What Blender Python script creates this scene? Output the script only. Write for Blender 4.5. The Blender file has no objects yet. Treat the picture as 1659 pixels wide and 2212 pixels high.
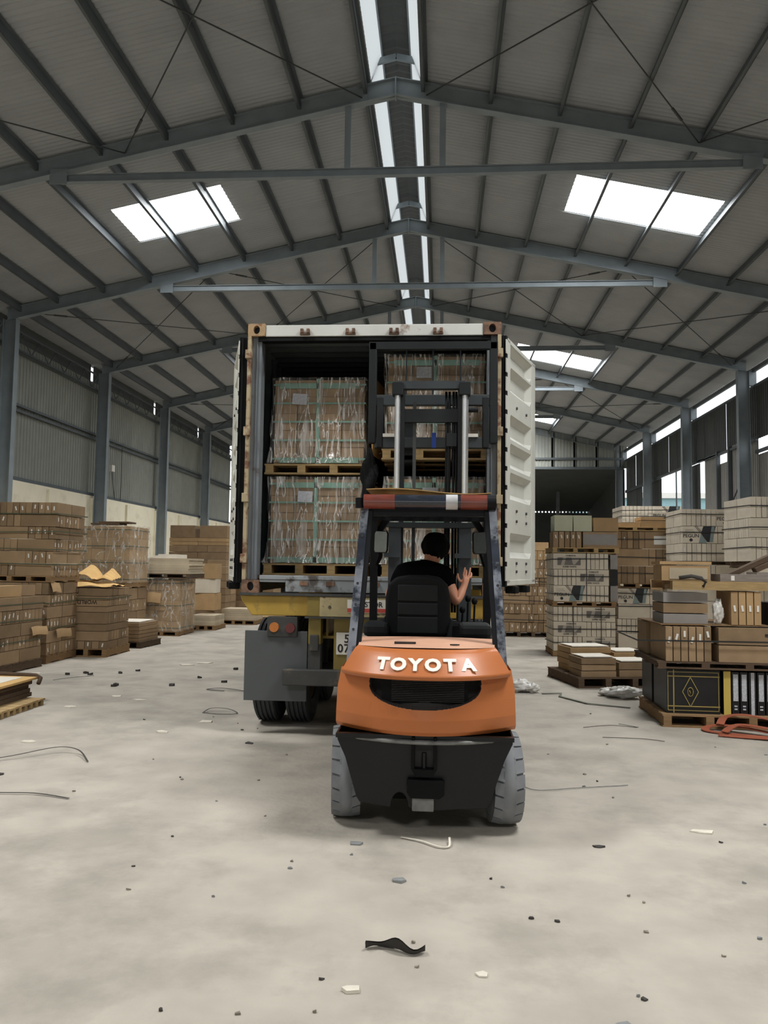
import bpy, bmesh, math, random
from mathutils import Matrix, Vector
random.seed(7)
scn = bpy.context.scene
COL = scn.collection
R = math.radians

# ---------------------------------------------------------------- camera
cam_d = bpy.data.cameras.new('camera')
cam = bpy.data.objects.new('camera', cam_d)
COL.objects.link(cam)
scn.camera = cam
cam_d.sensor_fit = 'VERTICAL'
cam_d.sensor_height = 36.0
cam_d.lens = 36.0 * 1700.0 / 2212.0
cam_d.clip_start = 0.05
cam_d.clip_end = 400
def cam_matrix(yaw, pitch, roll, loc):
    fw = Vector((-math.sin(yaw) * math.cos(pitch), math.cos(yaw) * math.cos(pitch), math.sin(pitch)))
    rt = Vector((math.cos(yaw), math.sin(yaw), 0))
    up = rt.cross(fw)
    c, s = math.cos(roll), math.sin(roll)
    r2 = rt * c + up * s
    u2 = up * c - rt * s
    m = Matrix((r2, u2, -fw)).transposed().to_4x4()
    m.translation = loc
    return m
cam.matrix_world = cam_matrix(R(4.167), R(3.946), R(0.8), (0, 0, 1.6))

# ---------------------------------------------------------------- light
SKY = 2.1          # bright hazy sky outside
SKYLIGHT = 22.0    # sun-struck translucent roof sheets, as seen
SKYLIGHT_W = 270.0 # daylight that each of those sheets lets through, watts
EXPOSURE = -0.14
w = bpy.data.worlds.new('sky')
scn.world = w
w.use_nodes = True
bg = w.node_tree.nodes['Background']
bg.inputs[0].default_value = (0.91, 0.955, 1.0, 1)
bg.inputs[1].default_value = SKY
vs = scn.view_settings
vs.view_transform = 'Standard'
vs.look = 'None'
vs.gamma = 1.0
vs.exposure = EXPOSURE
vs.use_curve_mapping = False
def portal(name, loc, rot, sx, sy):
    l = bpy.data.lights.new(name, 'AREA')
    l.shape = 'RECTANGLE'
    l.size, l.size_y = sx, sy
    l.cycles.is_portal = True
    o = bpy.data.objects.new(name, l)
    COL.objects.link(o)
    o.location = loc
    o.rotation_euler = rot
def skylight_lamp(x0, x1, y0, y1, z0, z1):
    l = bpy.data.lights.new('skylight_daylight', 'AREA')
    l.shape = 'RECTANGLE'
    l.size, l.size_y = math.hypot(x1 - x0, z1 - z0) * 0.98, (y1 - y0) * 0.98
    l.energy = SKYLIGHT_W
    l.color = (1.0, 0.99, 0.965)
    l.spread = R(130)
    o = bpy.data.objects.new('skylight_daylight', l)
    COL.objects.link(o)
    o.location = ((x0 + x1) / 2, (y0 + y1) / 2, (z0 + z1) / 2 - 0.02)
    o.rotation_euler = (0, -math.atan2(z1 - z0, x1 - x0), 0)
portal('entrance_daylight', (-0.8, -14.5, 2.5), (R(90), 0, 0), 8.0, 5.0)

# ---------------------------------------------------------------- materials
def lin(h):
    h = h.lstrip('#')
    v = [int(h[i:i + 2], 16) / 255 for i in (0, 2, 4)]
    return tuple(c / 12.92 if c <= 0.04045 else ((c + 0.055) / 1.055) ** 2.4 for c in v) + (1,)
MATS = {}
def mat(name, hexc, rough=0.7, metal=0.0, var=0.12, scale=5.0, bump=0.0, bscale=None, objvar=0.0,
        second=None, amount=0.5, sscale=3.0, detail=5.0, stretch=None, coat=0.0, spec=0.5, world=False):
    m = bpy.data.materials.new(name)
    m.use_nodes = True
    nt = m.node_tree
    N, L = nt.nodes, nt.links
    bs = N['Principled BSDF']
    bs.inputs['Roughness'].default_value = rough
    bs.inputs['Metallic'].default_value = metal
    bs.inputs['Specular IOR Level'].default_value = spec
    bs.inputs['Coat Weight'].default_value = coat
    tc = N.new('ShaderNodeTexCoord')
    if world:
        geo = N.new('ShaderNodeNewGeometry')
        vec = geo.outputs['Position']
    else:
        vec = tc.outputs['Object']
    if stretch:
        mp = N.new('ShaderNodeMapping')
        mp.inputs['Scale'].default_value = stretch
        L.new(vec, mp.inputs['Vector'])
        vec = mp.outputs['Vector']
    no = N.new('ShaderNodeTexNoise')
    no.inputs['Scale'].default_value = scale
    no.inputs['Detail'].default_value = detail
    L.new(vec, no.inputs['Vector'])
    mr = N.new('ShaderNodeMapRange')
    mr.inputs['From Min'].default_value = 0.3
    mr.inputs['From Max'].default_value = 0.7
    mr.inputs['To Min'].default_value = 1 - var
    mr.inputs['To Max'].default_value = 1 + var
    L.new(no.outputs['Fac'], mr.inputs['Value'])
    fac = mr.outputs['Result']
    if objvar:
        oi = N.new('ShaderNodeObjectInfo')
        m2 = N.new('ShaderNodeMapRange')
        m2.inputs['To Min'].default_value = 1 - objvar
        m2.inputs['To Max'].default_value = 1 + objvar
        L.new(oi.outputs['Random'], m2.inputs['Value'])
        mu = N.new('ShaderNodeMath')
        mu.operation = 'MULTIPLY'
        L.new(fac, mu.inputs[0])
        L.new(m2.outputs['Result'], mu.inputs[1])
        fac = mu.outputs[0]
    base = N.new('ShaderNodeRGB')
    base.outputs[0].default_value = lin(hexc)
    c = base.outputs[0]
    if second:
        n2 = N.new('ShaderNodeTexNoise')
        n2.inputs['Scale'].default_value = sscale
        n2.inputs['Detail'].default_value = 8
        n2.inputs['Roughness'].default_value = 0.65
        L.new(vec, n2.inputs['Vector'])
        rp = N.new('ShaderNodeMapRange')
        rp.inputs['From Min'].default_value = 1 - amount - 0.04
        rp.inputs['From Max'].default_value = 1 - amount + 0.06
        L.new(n2.outputs['Fac'], rp.inputs['Value'])
        mx = N.new('ShaderNodeMix')
        mx.data_type = 'RGBA'
        mx.inputs[7].default_value = lin(second)
        L.new(rp.outputs['Result'], mx.inputs[0])
        L.new(c, mx.inputs[6])
        c = mx.outputs[2]
    vm = N.new('ShaderNodeVectorMath')
    vm.operation = 'SCALE'
    L.new(c, vm.inputs[0])
    L.new(fac, vm.inputs['Scale'])
    L.new(vm.outputs[0], bs.inputs['Base Color'])
    if bump:
        nb = N.new('ShaderNodeTexNoise')
        nb.inputs['Scale'].default_value = bscale or scale * 3
        nb.inputs['Detail'].default_value = 6
        L.new(vec, nb.inputs['Vector'])
        bp = N.new('ShaderNodeBump')
        bp.inputs['Strength'].default_value = bump
        bp.inputs['Distance'].default_value = 0.02
        L.new(nb.outputs['Fac'], bp.inputs['Height'])
        L.new(bp.outputs['Normal'], bs.inputs['Normal'])
    MATS[name] = m
    return m

mat('concrete', '#a9a297', rough=0.85, var=0.13, scale=2.6, detail=10, bump=0.3, bscale=18, second='#9a948a', amount=0.46, sscale=0.8, world=True, spec=0.3)
mat('roof_sheet', '#a2a5a7', rough=0.55, var=0.06, scale=2, objvar=0.04)
mat('roof_dark', '#4b4d4c', rough=0.6, var=0.1, scale=3)
mat('steel', '#858e93', rough=0.55, var=0.10, scale=3)
mat('steel_dark', '#565c5f', rough=0.6, var=0.12, scale=3)
mat('rod', '#3d4040', rough=0.5, var=0.05)
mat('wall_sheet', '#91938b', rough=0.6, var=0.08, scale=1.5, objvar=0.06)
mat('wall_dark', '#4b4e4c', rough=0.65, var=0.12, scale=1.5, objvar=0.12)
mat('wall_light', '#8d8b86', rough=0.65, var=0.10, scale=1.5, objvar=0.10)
mat('plaster', '#f0e8d0', rough=0.9, var=0.05, scale=1.2, bump=0.05, second='#e2d9c0', amount=0.42, sscale=1.5)
mat('carton', '#90795e', rough=0.85, var=0.10, scale=6, objvar=0.24, spec=0.2)
mat('carton_light', '#a88b66', rough=0.85, var=0.08, scale=6, objvar=0.14, spec=0.2)
mat('carton_grey', '#8f8a86', rough=0.85, var=0.06, scale=6, objvar=0.06, spec=0.2)
mat('carton_white', '#cfc4b2', rough=0.8, var=0.06, scale=6, objvar=0.08, spec=0.2)
mat('carton_green', '#b3b39b', rough=0.8, var=0.06, scale=6, objvar=0.05, spec=0.2)
mat('carton_black', '#17181a', rough=0.45, var=0.2, scale=8, spec=0.4)
mat('print_grey', '#6f6963', rough=0.8, var=0.04)
mat('print_pale', '#a89f93', rough=0.8, var=0.04)
mat('print_black', '#26282a', rough=0.7, var=0.1)
mat('print_teal', '#7c8a88', rough=0.7, var=0.05)
mat('print_gold', '#a08d4f', rough=0.5, var=0.1)
mat('print_yellow', '#c5ad55', rough=0.7, var=0.08)
mat('paper', '#dedad2', rough=0.9, var=0.04)
mat('paper_print', '#b9bcc2', rough=0.9, var=0.2, scale=60)
mat('craft', '#c6a26c', rough=0.9, var=0.08, scale=5, spec=0.2)
mat('pallet_wood', '#8a6f50', rough=0.85, var=0.2, scale=4, objvar=0.18, stretch=(2, 12, 12), spec=0.2)
mat('pallet_pale', '#a38a62', rough=0.85, var=0.15, scale=4, objvar=0.12, stretch=(2, 12, 12), spec=0.2)
mat('pallet_dark', '#5a4a3c', rough=0.9, var=0.2, scale=4, objvar=0.15, stretch=(2, 12, 12), spec=0.2)
mat('grey_wood', '#837b74', rough=0.9, var=0.15, scale=4, objvar=0.1, stretch=(2, 12, 12), spec=0.2)
mat('band_black', '#191a1a', rough=0.5, var=0.1)
mat('band_green', '#6f9685', rough=0.35, var=0.15, scale=8)
mat('band_olive', '#4a4f3a', rough=0.5, var=0.15, scale=8)
mat('container_white', '#c9c9c4', rough=0.5, var=0.06, scale=3, second='#7d5a41', amount=0.33, sscale=5)
mat('container_grey', '#6d7276', rough=0.55, var=0.12, scale=3, second='#4c443e', amount=0.36, sscale=4)
mat('container_sill', '#8b9093', rough=0.55, var=0.1, scale=4, second='#4a443f', amount=0.44, sscale=5)
mat('container_inside', '#4d5355', rough=0.55, var=0.12, scale=3)
mat('container_cream', '#a8987a', rough=0.6, var=0.1, scale=5, second='#6e4a35', amount=0.46, sscale=7)
mat('rust', '#7a5d4a', rough=0.8, var=0.25, scale=9, second='#5b4436', amount=0.5, sscale=14)
mat('rust_pale', '#a58a68', rough=0.8, var=0.2, scale=9, second='#7b5238', amount=0.45, sscale=9)
mat('door_white', '#c4c4bc', rough=0.5, var=0.06, scale=3)
mat('rubber', '#0e0f10', rough=0.7, var=0.15, scale=8, spec=0.2)
mat('trailer_yellow', '#a68735', rough=0.55, var=0.12, scale=4, second='#7e6a34', amount=0.4, sscale=5)
mat('trailer_olive', '#7d6c30', rough=0.6, var=0.12, scale=4)
mat('trailer_rusty', '#a89a74', rough=0.8, var=0.15, scale=8, second='#3f3a31', amount=0.38, sscale=16)
mat('trailer_dark', '#3a3a38', rough=0.7, var=0.2, scale=6, second='#5a4f40', amount=0.4, sscale=6)
mat('mudflap', '#4b4e4f', rough=0.6, var=0.06, scale=2)
mat('lamp_amber', '#b06a2c', rough=0.3, var=0.1, scale=30)
mat('lamp_red', '#5c2320', rough=0.3, var=0.1, scale=30)
mat('plate_white', '#d9d6cc', rough=0.5, var=0.06, scale=12)
mat('ink', '#1c1c1d', rough=0.6, var=0.05)
mat('ink_brown', '#2c2219', rough=0.8, var=0.05)
mat('ink_red', '#b5483c', rough=0.6, var=0.05)
mat('tyre_truck', '#3a3d40', rough=0.8, var=0.12, scale=6)
mat('tyre_dusty', '#7e8083', rough=0.9, var=0.12, scale=7, spec=0.2)
mat('tyre_groove', '#222426', rough=0.9, var=0.1)
mat('rim', '#6a5a40', rough=0.6, var=0.15)
mat('orange', '#b3693a', rough=0.38, var=0.04, scale=3, second='#a66136', amount=0.35, sscale=2.5, coat=0.0, spec=0.4)
mat('orange_dusty', '#bf937a', rough=0.8, var=0.07, scale=5, second='#b98464', amount=0.36, sscale=4, spec=0.3)
mat('black_paint', '#08090a', rough=0.38, var=0.2, scale=5, second='#33383a', amount=0.24, sscale=9, spec=0.35)
mat('black_matt', '#0d0e0f', rough=0.7, var=0.2, scale=6, spec=0.15)
mat('recess_dark', '#2b2826', rough=0.7, var=0.15, scale=6)
mat('worn_edge', '#6d6e6b', rough=0.5, var=0.35, scale=14)
mat('white_letter', '#e8e4da', rough=0.5, var=0.03)
mat('guard_steel', '#82868e', rough=0.35, metal=0.6, var=0.25, scale=9, second='#2f343e', amount=0.50, sscale=5)
mat('guard_dark', '#0c0e12', rough=0.5, var=0.2, scale=5, spec=0.2)
mat('guard_bar', '#1f2530', rough=0.25, var=0.2, scale=6, coat=0.4)
mat('guard_red', '#6e3226', rough=0.3, var=0.25, scale=9, coat=0.4)
mat('tape', '#b9babb', rough=0.3, var=0.15, scale=12)
mat('chrome', '#f6f7f8', rough=0.36, metal=1.0, var=0.02)
mat('mast', '#1a1d1f', rough=0.5, var=0.2, scale=5, spec=0.3)
mat('mast_grey', '#303538', rough=0.45, var=0.2, scale=5)
mat('seat', '#0f1113', rough=0.75, var=0.12, scale=9, spec=0.2)
mat('seat_trim', '#1a1d1f', rough=0.7, var=0.1, scale=9, spec=0.25)
mat('mirror', '#d4d6d6', rough=0.06, metal=1.0, var=0.08, scale=20)
mat('skin', '#bd8468', rough=0.6, var=0.06, scale=12)
mat('tshirt', '#060607', rough=0.95, var=0.1, scale=10, spec=0.05)
mat('trouser', '#14161a', rough=0.9, var=0.1, scale=10)
mat('hair', '#050505', rough=0.85, var=0.2, scale=60, spec=0.1)
mat('film_bundle', '#cdcac4', rough=0.35, var=0.12, scale=12, bump=0.6, bscale=22)
mat('orange_strap', '#9c553c', rough=0.75, var=0.12, scale=8)
mat('scrap_dark', '#3c3936', rough=0.9, var=0.2, scale=20)
mat('scrap_pale', '#cfc8ba', rough=0.9, var=0.1, scale=20)
mat('scrap_grey', '#7e8080', rough=0.8, var=0.15, scale=20)
mat('blue_tag', '#2c50b0', rough=0.6, var=0.1)
mat('sheet_stack', '#b8aa92', rough=0.85, var=0.1, scale=4, objvar=0.15, spec=0.2)
mat('sheet_white', '#d8d2c6', rough=0.8, var=0.05, scale=4, spec=0.3)
mat('neighbour', '#8fb0b4', rough=0.8, var=0.08)
mat('grit', '#878073', rough=0.95, var=0.2, scale=20, objvar=0.3)
mat('cream_cloth', '#c9bd9f', rough=0.95, var=0.08, scale=8)
mat('outside_ground', '#8f8a80', rough=0.95, var=0.15)

def emission(name, rgb, s):
    m = bpy.data.materials.new(name)
    m.use_nodes = True
    nt = m.node_tree
    nt.nodes.clear()
    e = nt.nodes.new('ShaderNodeEmission')
    e.inputs[0].default_value = rgb + (1,)
    e.inputs[1].default_value = s
    o = nt.nodes.new('ShaderNodeOutputMaterial')
    nt.links.new(e.outputs[0], o.inputs[0])
    MATS[name] = m
emission('skylight', (0.95, 0.98, 1.0), SKYLIGHT)
def translucent(name, hexc):
    m = bpy.data.materials.new(name)
    m.use_nodes = True
    nt = m.node_tree
    nt.nodes.clear()
    t = nt.nodes.new('ShaderNodeBsdfTranslucent')
    t.inputs[0].default_value = lin(hexc)
    d = nt.nodes.new('ShaderNodeBsdfDiffuse')
    d.inputs[0].default_value = lin(hexc)
    mx = nt.nodes.new('ShaderNodeMixShader')
    mx.inputs[0].default_value = 0.25
    o = nt.nodes.new('ShaderNodeOutputMaterial')
    nt.links.new(t.outputs[0], mx.inputs[1])
    nt.links.new(d.outputs[0], mx.inputs[2])
    nt.links.new(mx.outputs[0], o.inputs[0])
    MATS[name] = m
translucent('vent_pane', '#c6c8c6')
def film(name, streak, tint, op0, op1, bump, scale=3.0, width=0.05, warp=0.5, painted_sheen=0.25):
    """clear stretch film: see-through, with a gloss; whitish creases also paint in highlights and sheen"""
    m = bpy.data.materials.new(name)
    m.use_nodes = True
    nt = m.node_tree
    N, L = nt.nodes, nt.links
    N.clear()
    tc = N.new('ShaderNodeTexCoord')
    mp = N.new('ShaderNodeMapping')
    mp.inputs['Scale'].default_value = streak
    L.new(tc.outputs['Object'], mp.inputs['Vector'])
    dn = N.new('ShaderNodeTexNoise')
    dn.inputs['Scale'].default_value = 1.7
    dn.inputs['Detail'].default_value = 2
    L.new(tc.outputs['Object'], dn.inputs['Vector'])
    va = N.new('ShaderNodeVectorMath')
    va.operation = 'SCALE'
    va.inputs['Scale'].default_value = warp
    L.new(dn.outputs['Color'], va.inputs[0])
    ad = N.new('ShaderNodeVectorMath')
    L.new(mp.outputs['Vector'], ad.inputs[0])
    L.new(va.outputs[0], ad.inputs[1])
    no = N.new('ShaderNodeTexNoise')
    no.inputs['Scale'].default_value = scale
    no.inputs['Detail'].default_value = 3
    L.new(ad.outputs[0], no.inputs['Vector'])
    d1 = N.new('ShaderNodeMath')
    d1.operation = 'SUBTRACT'
    d1.inputs[1].default_value = 0.5
    L.new(no.outputs['Fac'], d1.inputs[0])
    d2 = N.new('ShaderNodeMath')
    d2.operation = 'ABSOLUTE'
    L.new(d1.outputs[0], d2.inputs[0])
    mr = N.new('ShaderNodeMapRange')
    mr.inputs['From Min'].default_value = width
    mr.inputs['From Max'].default_value = 0.0
    mr.inputs['To Min'].default_value = op0
    mr.inputs['To Max'].default_value = op1  # crease highlights painted as pale, denser streaks
    L.new(d2.outputs[0], mr.inputs['Value'])
    n3 = N.new('ShaderNodeTexNoise')
    n3.inputs['Scale'].default_value = scale * 1.3
    n3.inputs['Detail'].default_value = 2
    L.new(ad.outputs[0], n3.inputs['Vector'])
    m3 = N.new('ShaderNodeMapRange')
    m3.inputs['From Min'].default_value = 0.5
    m3.inputs['From Max'].default_value = 0.75
    m3.inputs['To Max'].default_value = painted_sheen  # broad soft sheen painted into the film's opacity
    L.new(n3.outputs['Fac'], m3.inputs['Value'])
    mx_ = N.new('ShaderNodeMath')
    mx_.operation = 'MAXIMUM'
    L.new(mr.outputs[0], mx_.inputs[0])
    L.new(m3.outputs[0], mx_.inputs[1])
    bp = N.new('ShaderNodeBump')
    bp.inputs['Strength'].default_value = bump
    bp.inputs['Distance'].default_value = 0.02
    L.new(no.outputs['Fac'], bp.inputs['Height'])
    tr = N.new('ShaderNodeBsdfTransparent')
    gl = N.new('ShaderNodeBsdfPrincipled')
    gl.inputs['Base Color'].default_value = lin(tint)
    gl.inputs['Roughness'].default_value = 0.22
    gl.inputs['Specular IOR Level'].default_value = 0.9
    L.new(bp.outputs[0], gl.inputs['Normal'])
    mx = N.new('ShaderNodeMixShader')
    L.new(mx_.outputs[0], mx.inputs[0])
    L.new(tr.outputs[0], mx.inputs[1])
    L.new(gl.outputs[0], mx.inputs[2])
    o = N.new('ShaderNodeOutputMaterial')
    L.new(mx.outputs[0], o.inputs[0])
    MATS[name] = m
film('film_container', (5.0, 5.0, 0.30), '#ded9d2', 0.06, 0.80, 1.0, 3.0, 0.028, 0.7, 0.45)
film('film_load', (1.8, 1.8, 0.5), '#d6d1c6', 0.12, 0.70, 0.8, 2.5, 0.025, 0.8, 0.42)

# ---------------------------------------------------------------- mesh helpers
class MB:
    def __init__(s):
        s.v, s.f, s.mi, s.sm = [], [], [], []
        s.M = Matrix()
    def add(s, vs_, fs, mi=0, smooth=False):
        b = len(s.v)
        M = s.M
        s.v += [tuple(M @ Vector(p)) for p in vs_]
        for f in fs:
            s.f.append([b + i for i in f])
            s.mi.append(mi)
            s.sm.append(smooth)
        return s
    def box(s, x0, x1, y0, y1, z0, z1, mi=0):
        v = [(x0, y0, z0), (x1, y0, z0), (x1, y1, z0), (x0, y1, z0), (x0, y0, z1), (x1, y0, z1), (x1, y1, z1), (x0, y1, z1)]
        return s.add(v, [(3, 2, 1, 0), (4, 5, 6, 7), (0, 1, 5, 4), (1, 2, 6, 5), (2, 3, 7, 6), (3, 0, 4, 7)], mi)
    def cbox(s, c, d, mi=0):
        return s.box(c[0] - d[0] / 2, c[0] + d[0] / 2, c[1] - d[1] / 2, c[1] + d[1] / 2, c[2] - d[2] / 2, c[2] + d[2] / 2, mi)
    def bar(s, p, q, w_, h_, up=(0, 0, 1), mi=0):
        p, q = Vector(p), Vector(q)
        d = (q - p).normalized()
        u = Vector(up)
        if abs(d.dot(u)) > 0.98:
            u = Vector((0, 1, 0))
        a = d.cross(u).normalized() * (w_ / 2)
        b = a.cross(d).normalized() * (h_ / 2)
        v = []
        for o in (p, q):
            v += [o - a - b, o + a - b, o + a + b, o - a + b]
        return s.add(v, [(3, 2, 1, 0), (4, 5, 6, 7), (0, 1, 5, 4), (1, 2, 6, 5), (2, 3, 7, 6), (3, 0, 4, 7)], mi)
    def cyl(s, p, q, r0, r1=None, n=16, mi=0, caps=True, smooth=True):
        r1 = r0 if r1 is None else r1
        p, q = Vector(p), Vector(q)
        d = (q - p).normalized()
        u = Vector((0, 0, 1)) if abs(d.z) < 0.9 else Vector((1, 0, 0))
        a = d.cross(u).normalized()
        b = a.cross(d)
        v = []
        for o, r in ((p, r0), (q, r1)):
            for i in range(n):
                t = 2 * math.pi * i / n
                v.append(o + (a * math.cos(t) + b * math.sin(t)) * r)
        s.add(v, [(i, (i + 1) % n, n + (i + 1) % n, n + i) for i in range(n)], mi, smooth)
        if caps:
            s.add(v[:n], [tuple(range(n))[::-1]], mi)
            s.add(v[n:], [tuple(range(n))], mi)
        return s
    def tube(s, pts, r, n=6, mi=0, flat=None):
        """a round (or flat, if given (half width, half height)) rope along pts"""
        pts = [Vector(p) for p in pts]
        v, f = [], []
        k = 4 if flat else n
        for i, p in enumerate(pts):
            d = (pts[min(i + 1, len(pts) - 1)] - pts[max(i - 1, 0)]).normalized()
            u = Vector((0, 0, 1)) if abs(d.z) < 0.95 else Vector((0, 1, 0))
            a = d.cross(u).normalized()
            b = a.cross(d)
            if flat:
                v += [p - a * flat[0] - b * flat[1], p + a * flat[0] - b * flat[1], p + a * flat[0] + b * flat[1], p - a * flat[0] + b * flat[1]]
            else:
                v += [p + (a * math.cos(2 * math.pi * j / n) + b * math.sin(2 * math.pi * j / n)) * r for j in range(n)]
        for i in range(len(pts) - 1):
            for j in range(k):
                f.append((i * k + j, i * k + (j + 1) % k, (i + 1) * k + (j + 1) % k, (i + 1) * k + j))
        f.append(tuple(range(k))[::-1])
        f.append(tuple(range((len(pts) - 1) * k, len(pts) * k)))
        return s.add(v, f, mi, not flat)
    def prism(s, poly, y0, y1, mi=0):
        """polygon of (x, z) pushed from y0 to y1"""
        n = len(poly)
        v = [(x, y0, z) for x, z in poly] + [(x, y1, z) for x, z in poly]
        s.add(v, [tuple(range(n)), tuple(range(n, 2 * n))[::-1]] + [((i + 1) % n, i, n + i, n + (i + 1) % n) for i in range(n)], mi)
        return s
    def prism_z(s, poly, z0, z1, mi=0):
        n = len(poly)
        v = [(x, y, z0) for x, y in poly] + [(x, y, z1) for x, y in poly]
        return s.add(v, [tuple(range(n))[::-1], tuple(range(n, 2 * n))] + [(i, (i + 1) % n, n + (i + 1) % n, n + i) for i in range(n)], mi)
    def grid(s, fn, nu, nv, mi=0, smooth=True):
        v = [fn(i / nu, j / nv) for j in range(nv + 1) for i in range(nu + 1)]
        f = [(j * (nu + 1) + i, j * (nu + 1) + i + 1, (j + 1) * (nu + 1) + i + 1, (j + 1) * (nu + 1) + i) for j in range(nv) for i in range(nu)]
        return s.add(v, f, mi, smooth)
    def lathe(s, prof, c, axis='x', n=32, mi=0, smooth=True):
        """prof: (along, radius) pairs round an axis through c"""
        v, f = [], []
        m = len(prof)
        for i in range(n):
            t = 2 * math.pi * i / n
            for a, r in prof:
                if axis == 'x':
                    v.append((c[0] + a, c[1] + r * math.cos(t), c[2] + r * math.sin(t)))
                elif axis == 'y':
                    v.append((c[0] + r * math.cos(t), c[1] + a, c[2] + r * math.sin(t)))
                else:
                    v.append((c[0] + r * math.cos(t), c[1] + r * math.sin(t), c[2] + a))
        for i in range(n):
            for j in range(m - 1):
                f.append((i * m + j, i * m + j + 1, ((i + 1) % n) * m + j + 1, ((i + 1) % n) * m + j))
        return s.add(v, f, mi, smooth)
    def mesh(s, name, mats):
        me = bpy.data.meshes.new(name)
        me.from_pydata(s.v, [], s.f)
        for m in (mats if isinstance(mats, (list, tuple)) else [mats]):
            me.materials.append(MATS[m])
        me.polygons.foreach_set('material_index', s.mi)
        me.polygons.foreach_set('use_smooth', s.sm)
        me.update()
        return me
    def build(s, name, mats, parent=None, bevel=0, seg=2):
        return put(name, s.mesh(name, mats), parent, bevel=bevel, seg=seg)
def put(name, me, parent=None, loc=None, rz=0, bevel=0, seg=2, scale=None):
    o = bpy.data.objects.new(name, me)
    COL.objects.link(o)
    o.parent = parent
    if loc is not None:
        o.location = loc
    if rz:
        o.rotation_euler = (0, 0, rz)
    if scale:
        o.scale = scale
    if bevel:
        b = o.modifiers.new('bevel', 'BEVEL')
        b.width = bevel
        b.segments = seg
        b.limit_method = 'ANGLE'
        b.angle_limit = R(35)
    return o
def tag(o, label, cat, group=None, kind=None):
    o['label'] = label
    o['category'] = cat
    if group:
        o['group'] = group
    if kind:
        o['kind'] = kind
    return o
def empty(name, loc=(0, 0, 0), rz=0):
    o = bpy.data.objects.new(name, None)
    COL.objects.link(o)
    o.location = loc
    o.rotation_euler = (0, 0, rz)
    o.empty_display_size = 0.1
    return o
def struct(o, label=None):
    o['kind'] = 'structure'
    if label:
        o['label'] = label
    return o
TXT = {}
def text_mesh(body, size, m, depth=0.002, offset=0.0, shear=0.0):
    key = (body, size, m, depth, offset)
    if key not in TXT:
        cu = bpy.data.curves.new('text', 'FONT')
        cu.body = body
        cu.size = size
        cu.extrude = depth
        cu.offset = offset
        cu.shear = shear
        cu.align_x = 'CENTER'
        cu.align_y = 'CENTER'
        cu.resolution_u = 3
        ob = bpy.data.objects.new('text', cu)
        COL.objects.link(ob)
        dg = bpy.context.evaluated_depsgraph_get()
        me = bpy.data.meshes.new_from_object(ob.evaluated_get(dg))
        bpy.data.objects.remove(ob)
        me.materials.clear()
        me.materials.append(MATS[m])
        TXT[key] = me
    return TXT[key]
def lerp_tab(tab, x):
    if x <= tab[0][0]:
        return tab[0][1]
    for (a, va), (b, vb) in zip(tab, tab[1:]):
        if x <= b:
            return va + (vb - va) * (x - a) / (b - a)
    return tab[-1][1]

# ================================================================ THE SETTING
XR, ZR, SL = -0.80, 9.55, 0.212     # ridge x, underside of the roof sheets at the ridge, roof slope
XL, XW = -10.35, 8.72               # wall planes
Y0, Y1 = -14.5, 38.3                 # hall length
FR = [-13.7, -8.5, -3.3, 1.9, 7.1, 12.3, 17.5, 22.7, 27.9, 33.1, 38.3]
def zroof(x):
    return ZR - SL * abs(x - XR)

floor = MB().box(XL - 0.3, XW + 0.3, Y0 - 0.5, 50, -0.2, 0).build('floor', 'concrete')
struct(floor, 'dusty bare concrete warehouse floor')
yard = MB().box(-80, 80, -60, 110, -0.4, -0.22).build('ground', 'outside_ground')
struct(yard, 'ground outside the warehouse')

# ---- roof
ceiling = struct(empty('ceiling', (0, 0, 0)), 'gabled steel roof of corrugated sheets on purlins')
SKYS = [(-6.5, -5.05), (3.95, 5.4), (14.32, 15.78), (25.35, 26.85), (35.35, 36.7)]
SKX = {-1: (-6.4, -4.27), 1: (2.45, 5.1)}
OPEN = 0.40                          # half width of the open ridge
def roof_mesh(side, xa, xb):
    """one sheet, 1 m wide (10 waves), from xa (upper) to xb (lower)"""
    mb = MB()
    n = 50
    v = []
    for i in range(n + 1):
        a = 0.012 * math.cos(2 * math.pi * i / 5)
        v += [(xa, i / n, zroof(xa) + a + 0.012), (xb, i / n, zroof(xb) + a + 0.012)]
    f = [(2 * i, 2 * i + 2, 2 * i + 3, 2 * i + 1) for i in range(n)]
    mb.add(v, f)
    return mb.mesh('roof_sheet', 'roof_sheet')
spans = []
ys = Y0
for a, b in SKYS + [(Y1 + 0.1, None)]:
    n = max(1, round(a - ys))
    spans += [(ys + (a - ys) * i / n, (a - ys) / n, False) for i in range(n)]
    if b:
        spans.append((a, b - a, True))
        ys = b
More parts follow.
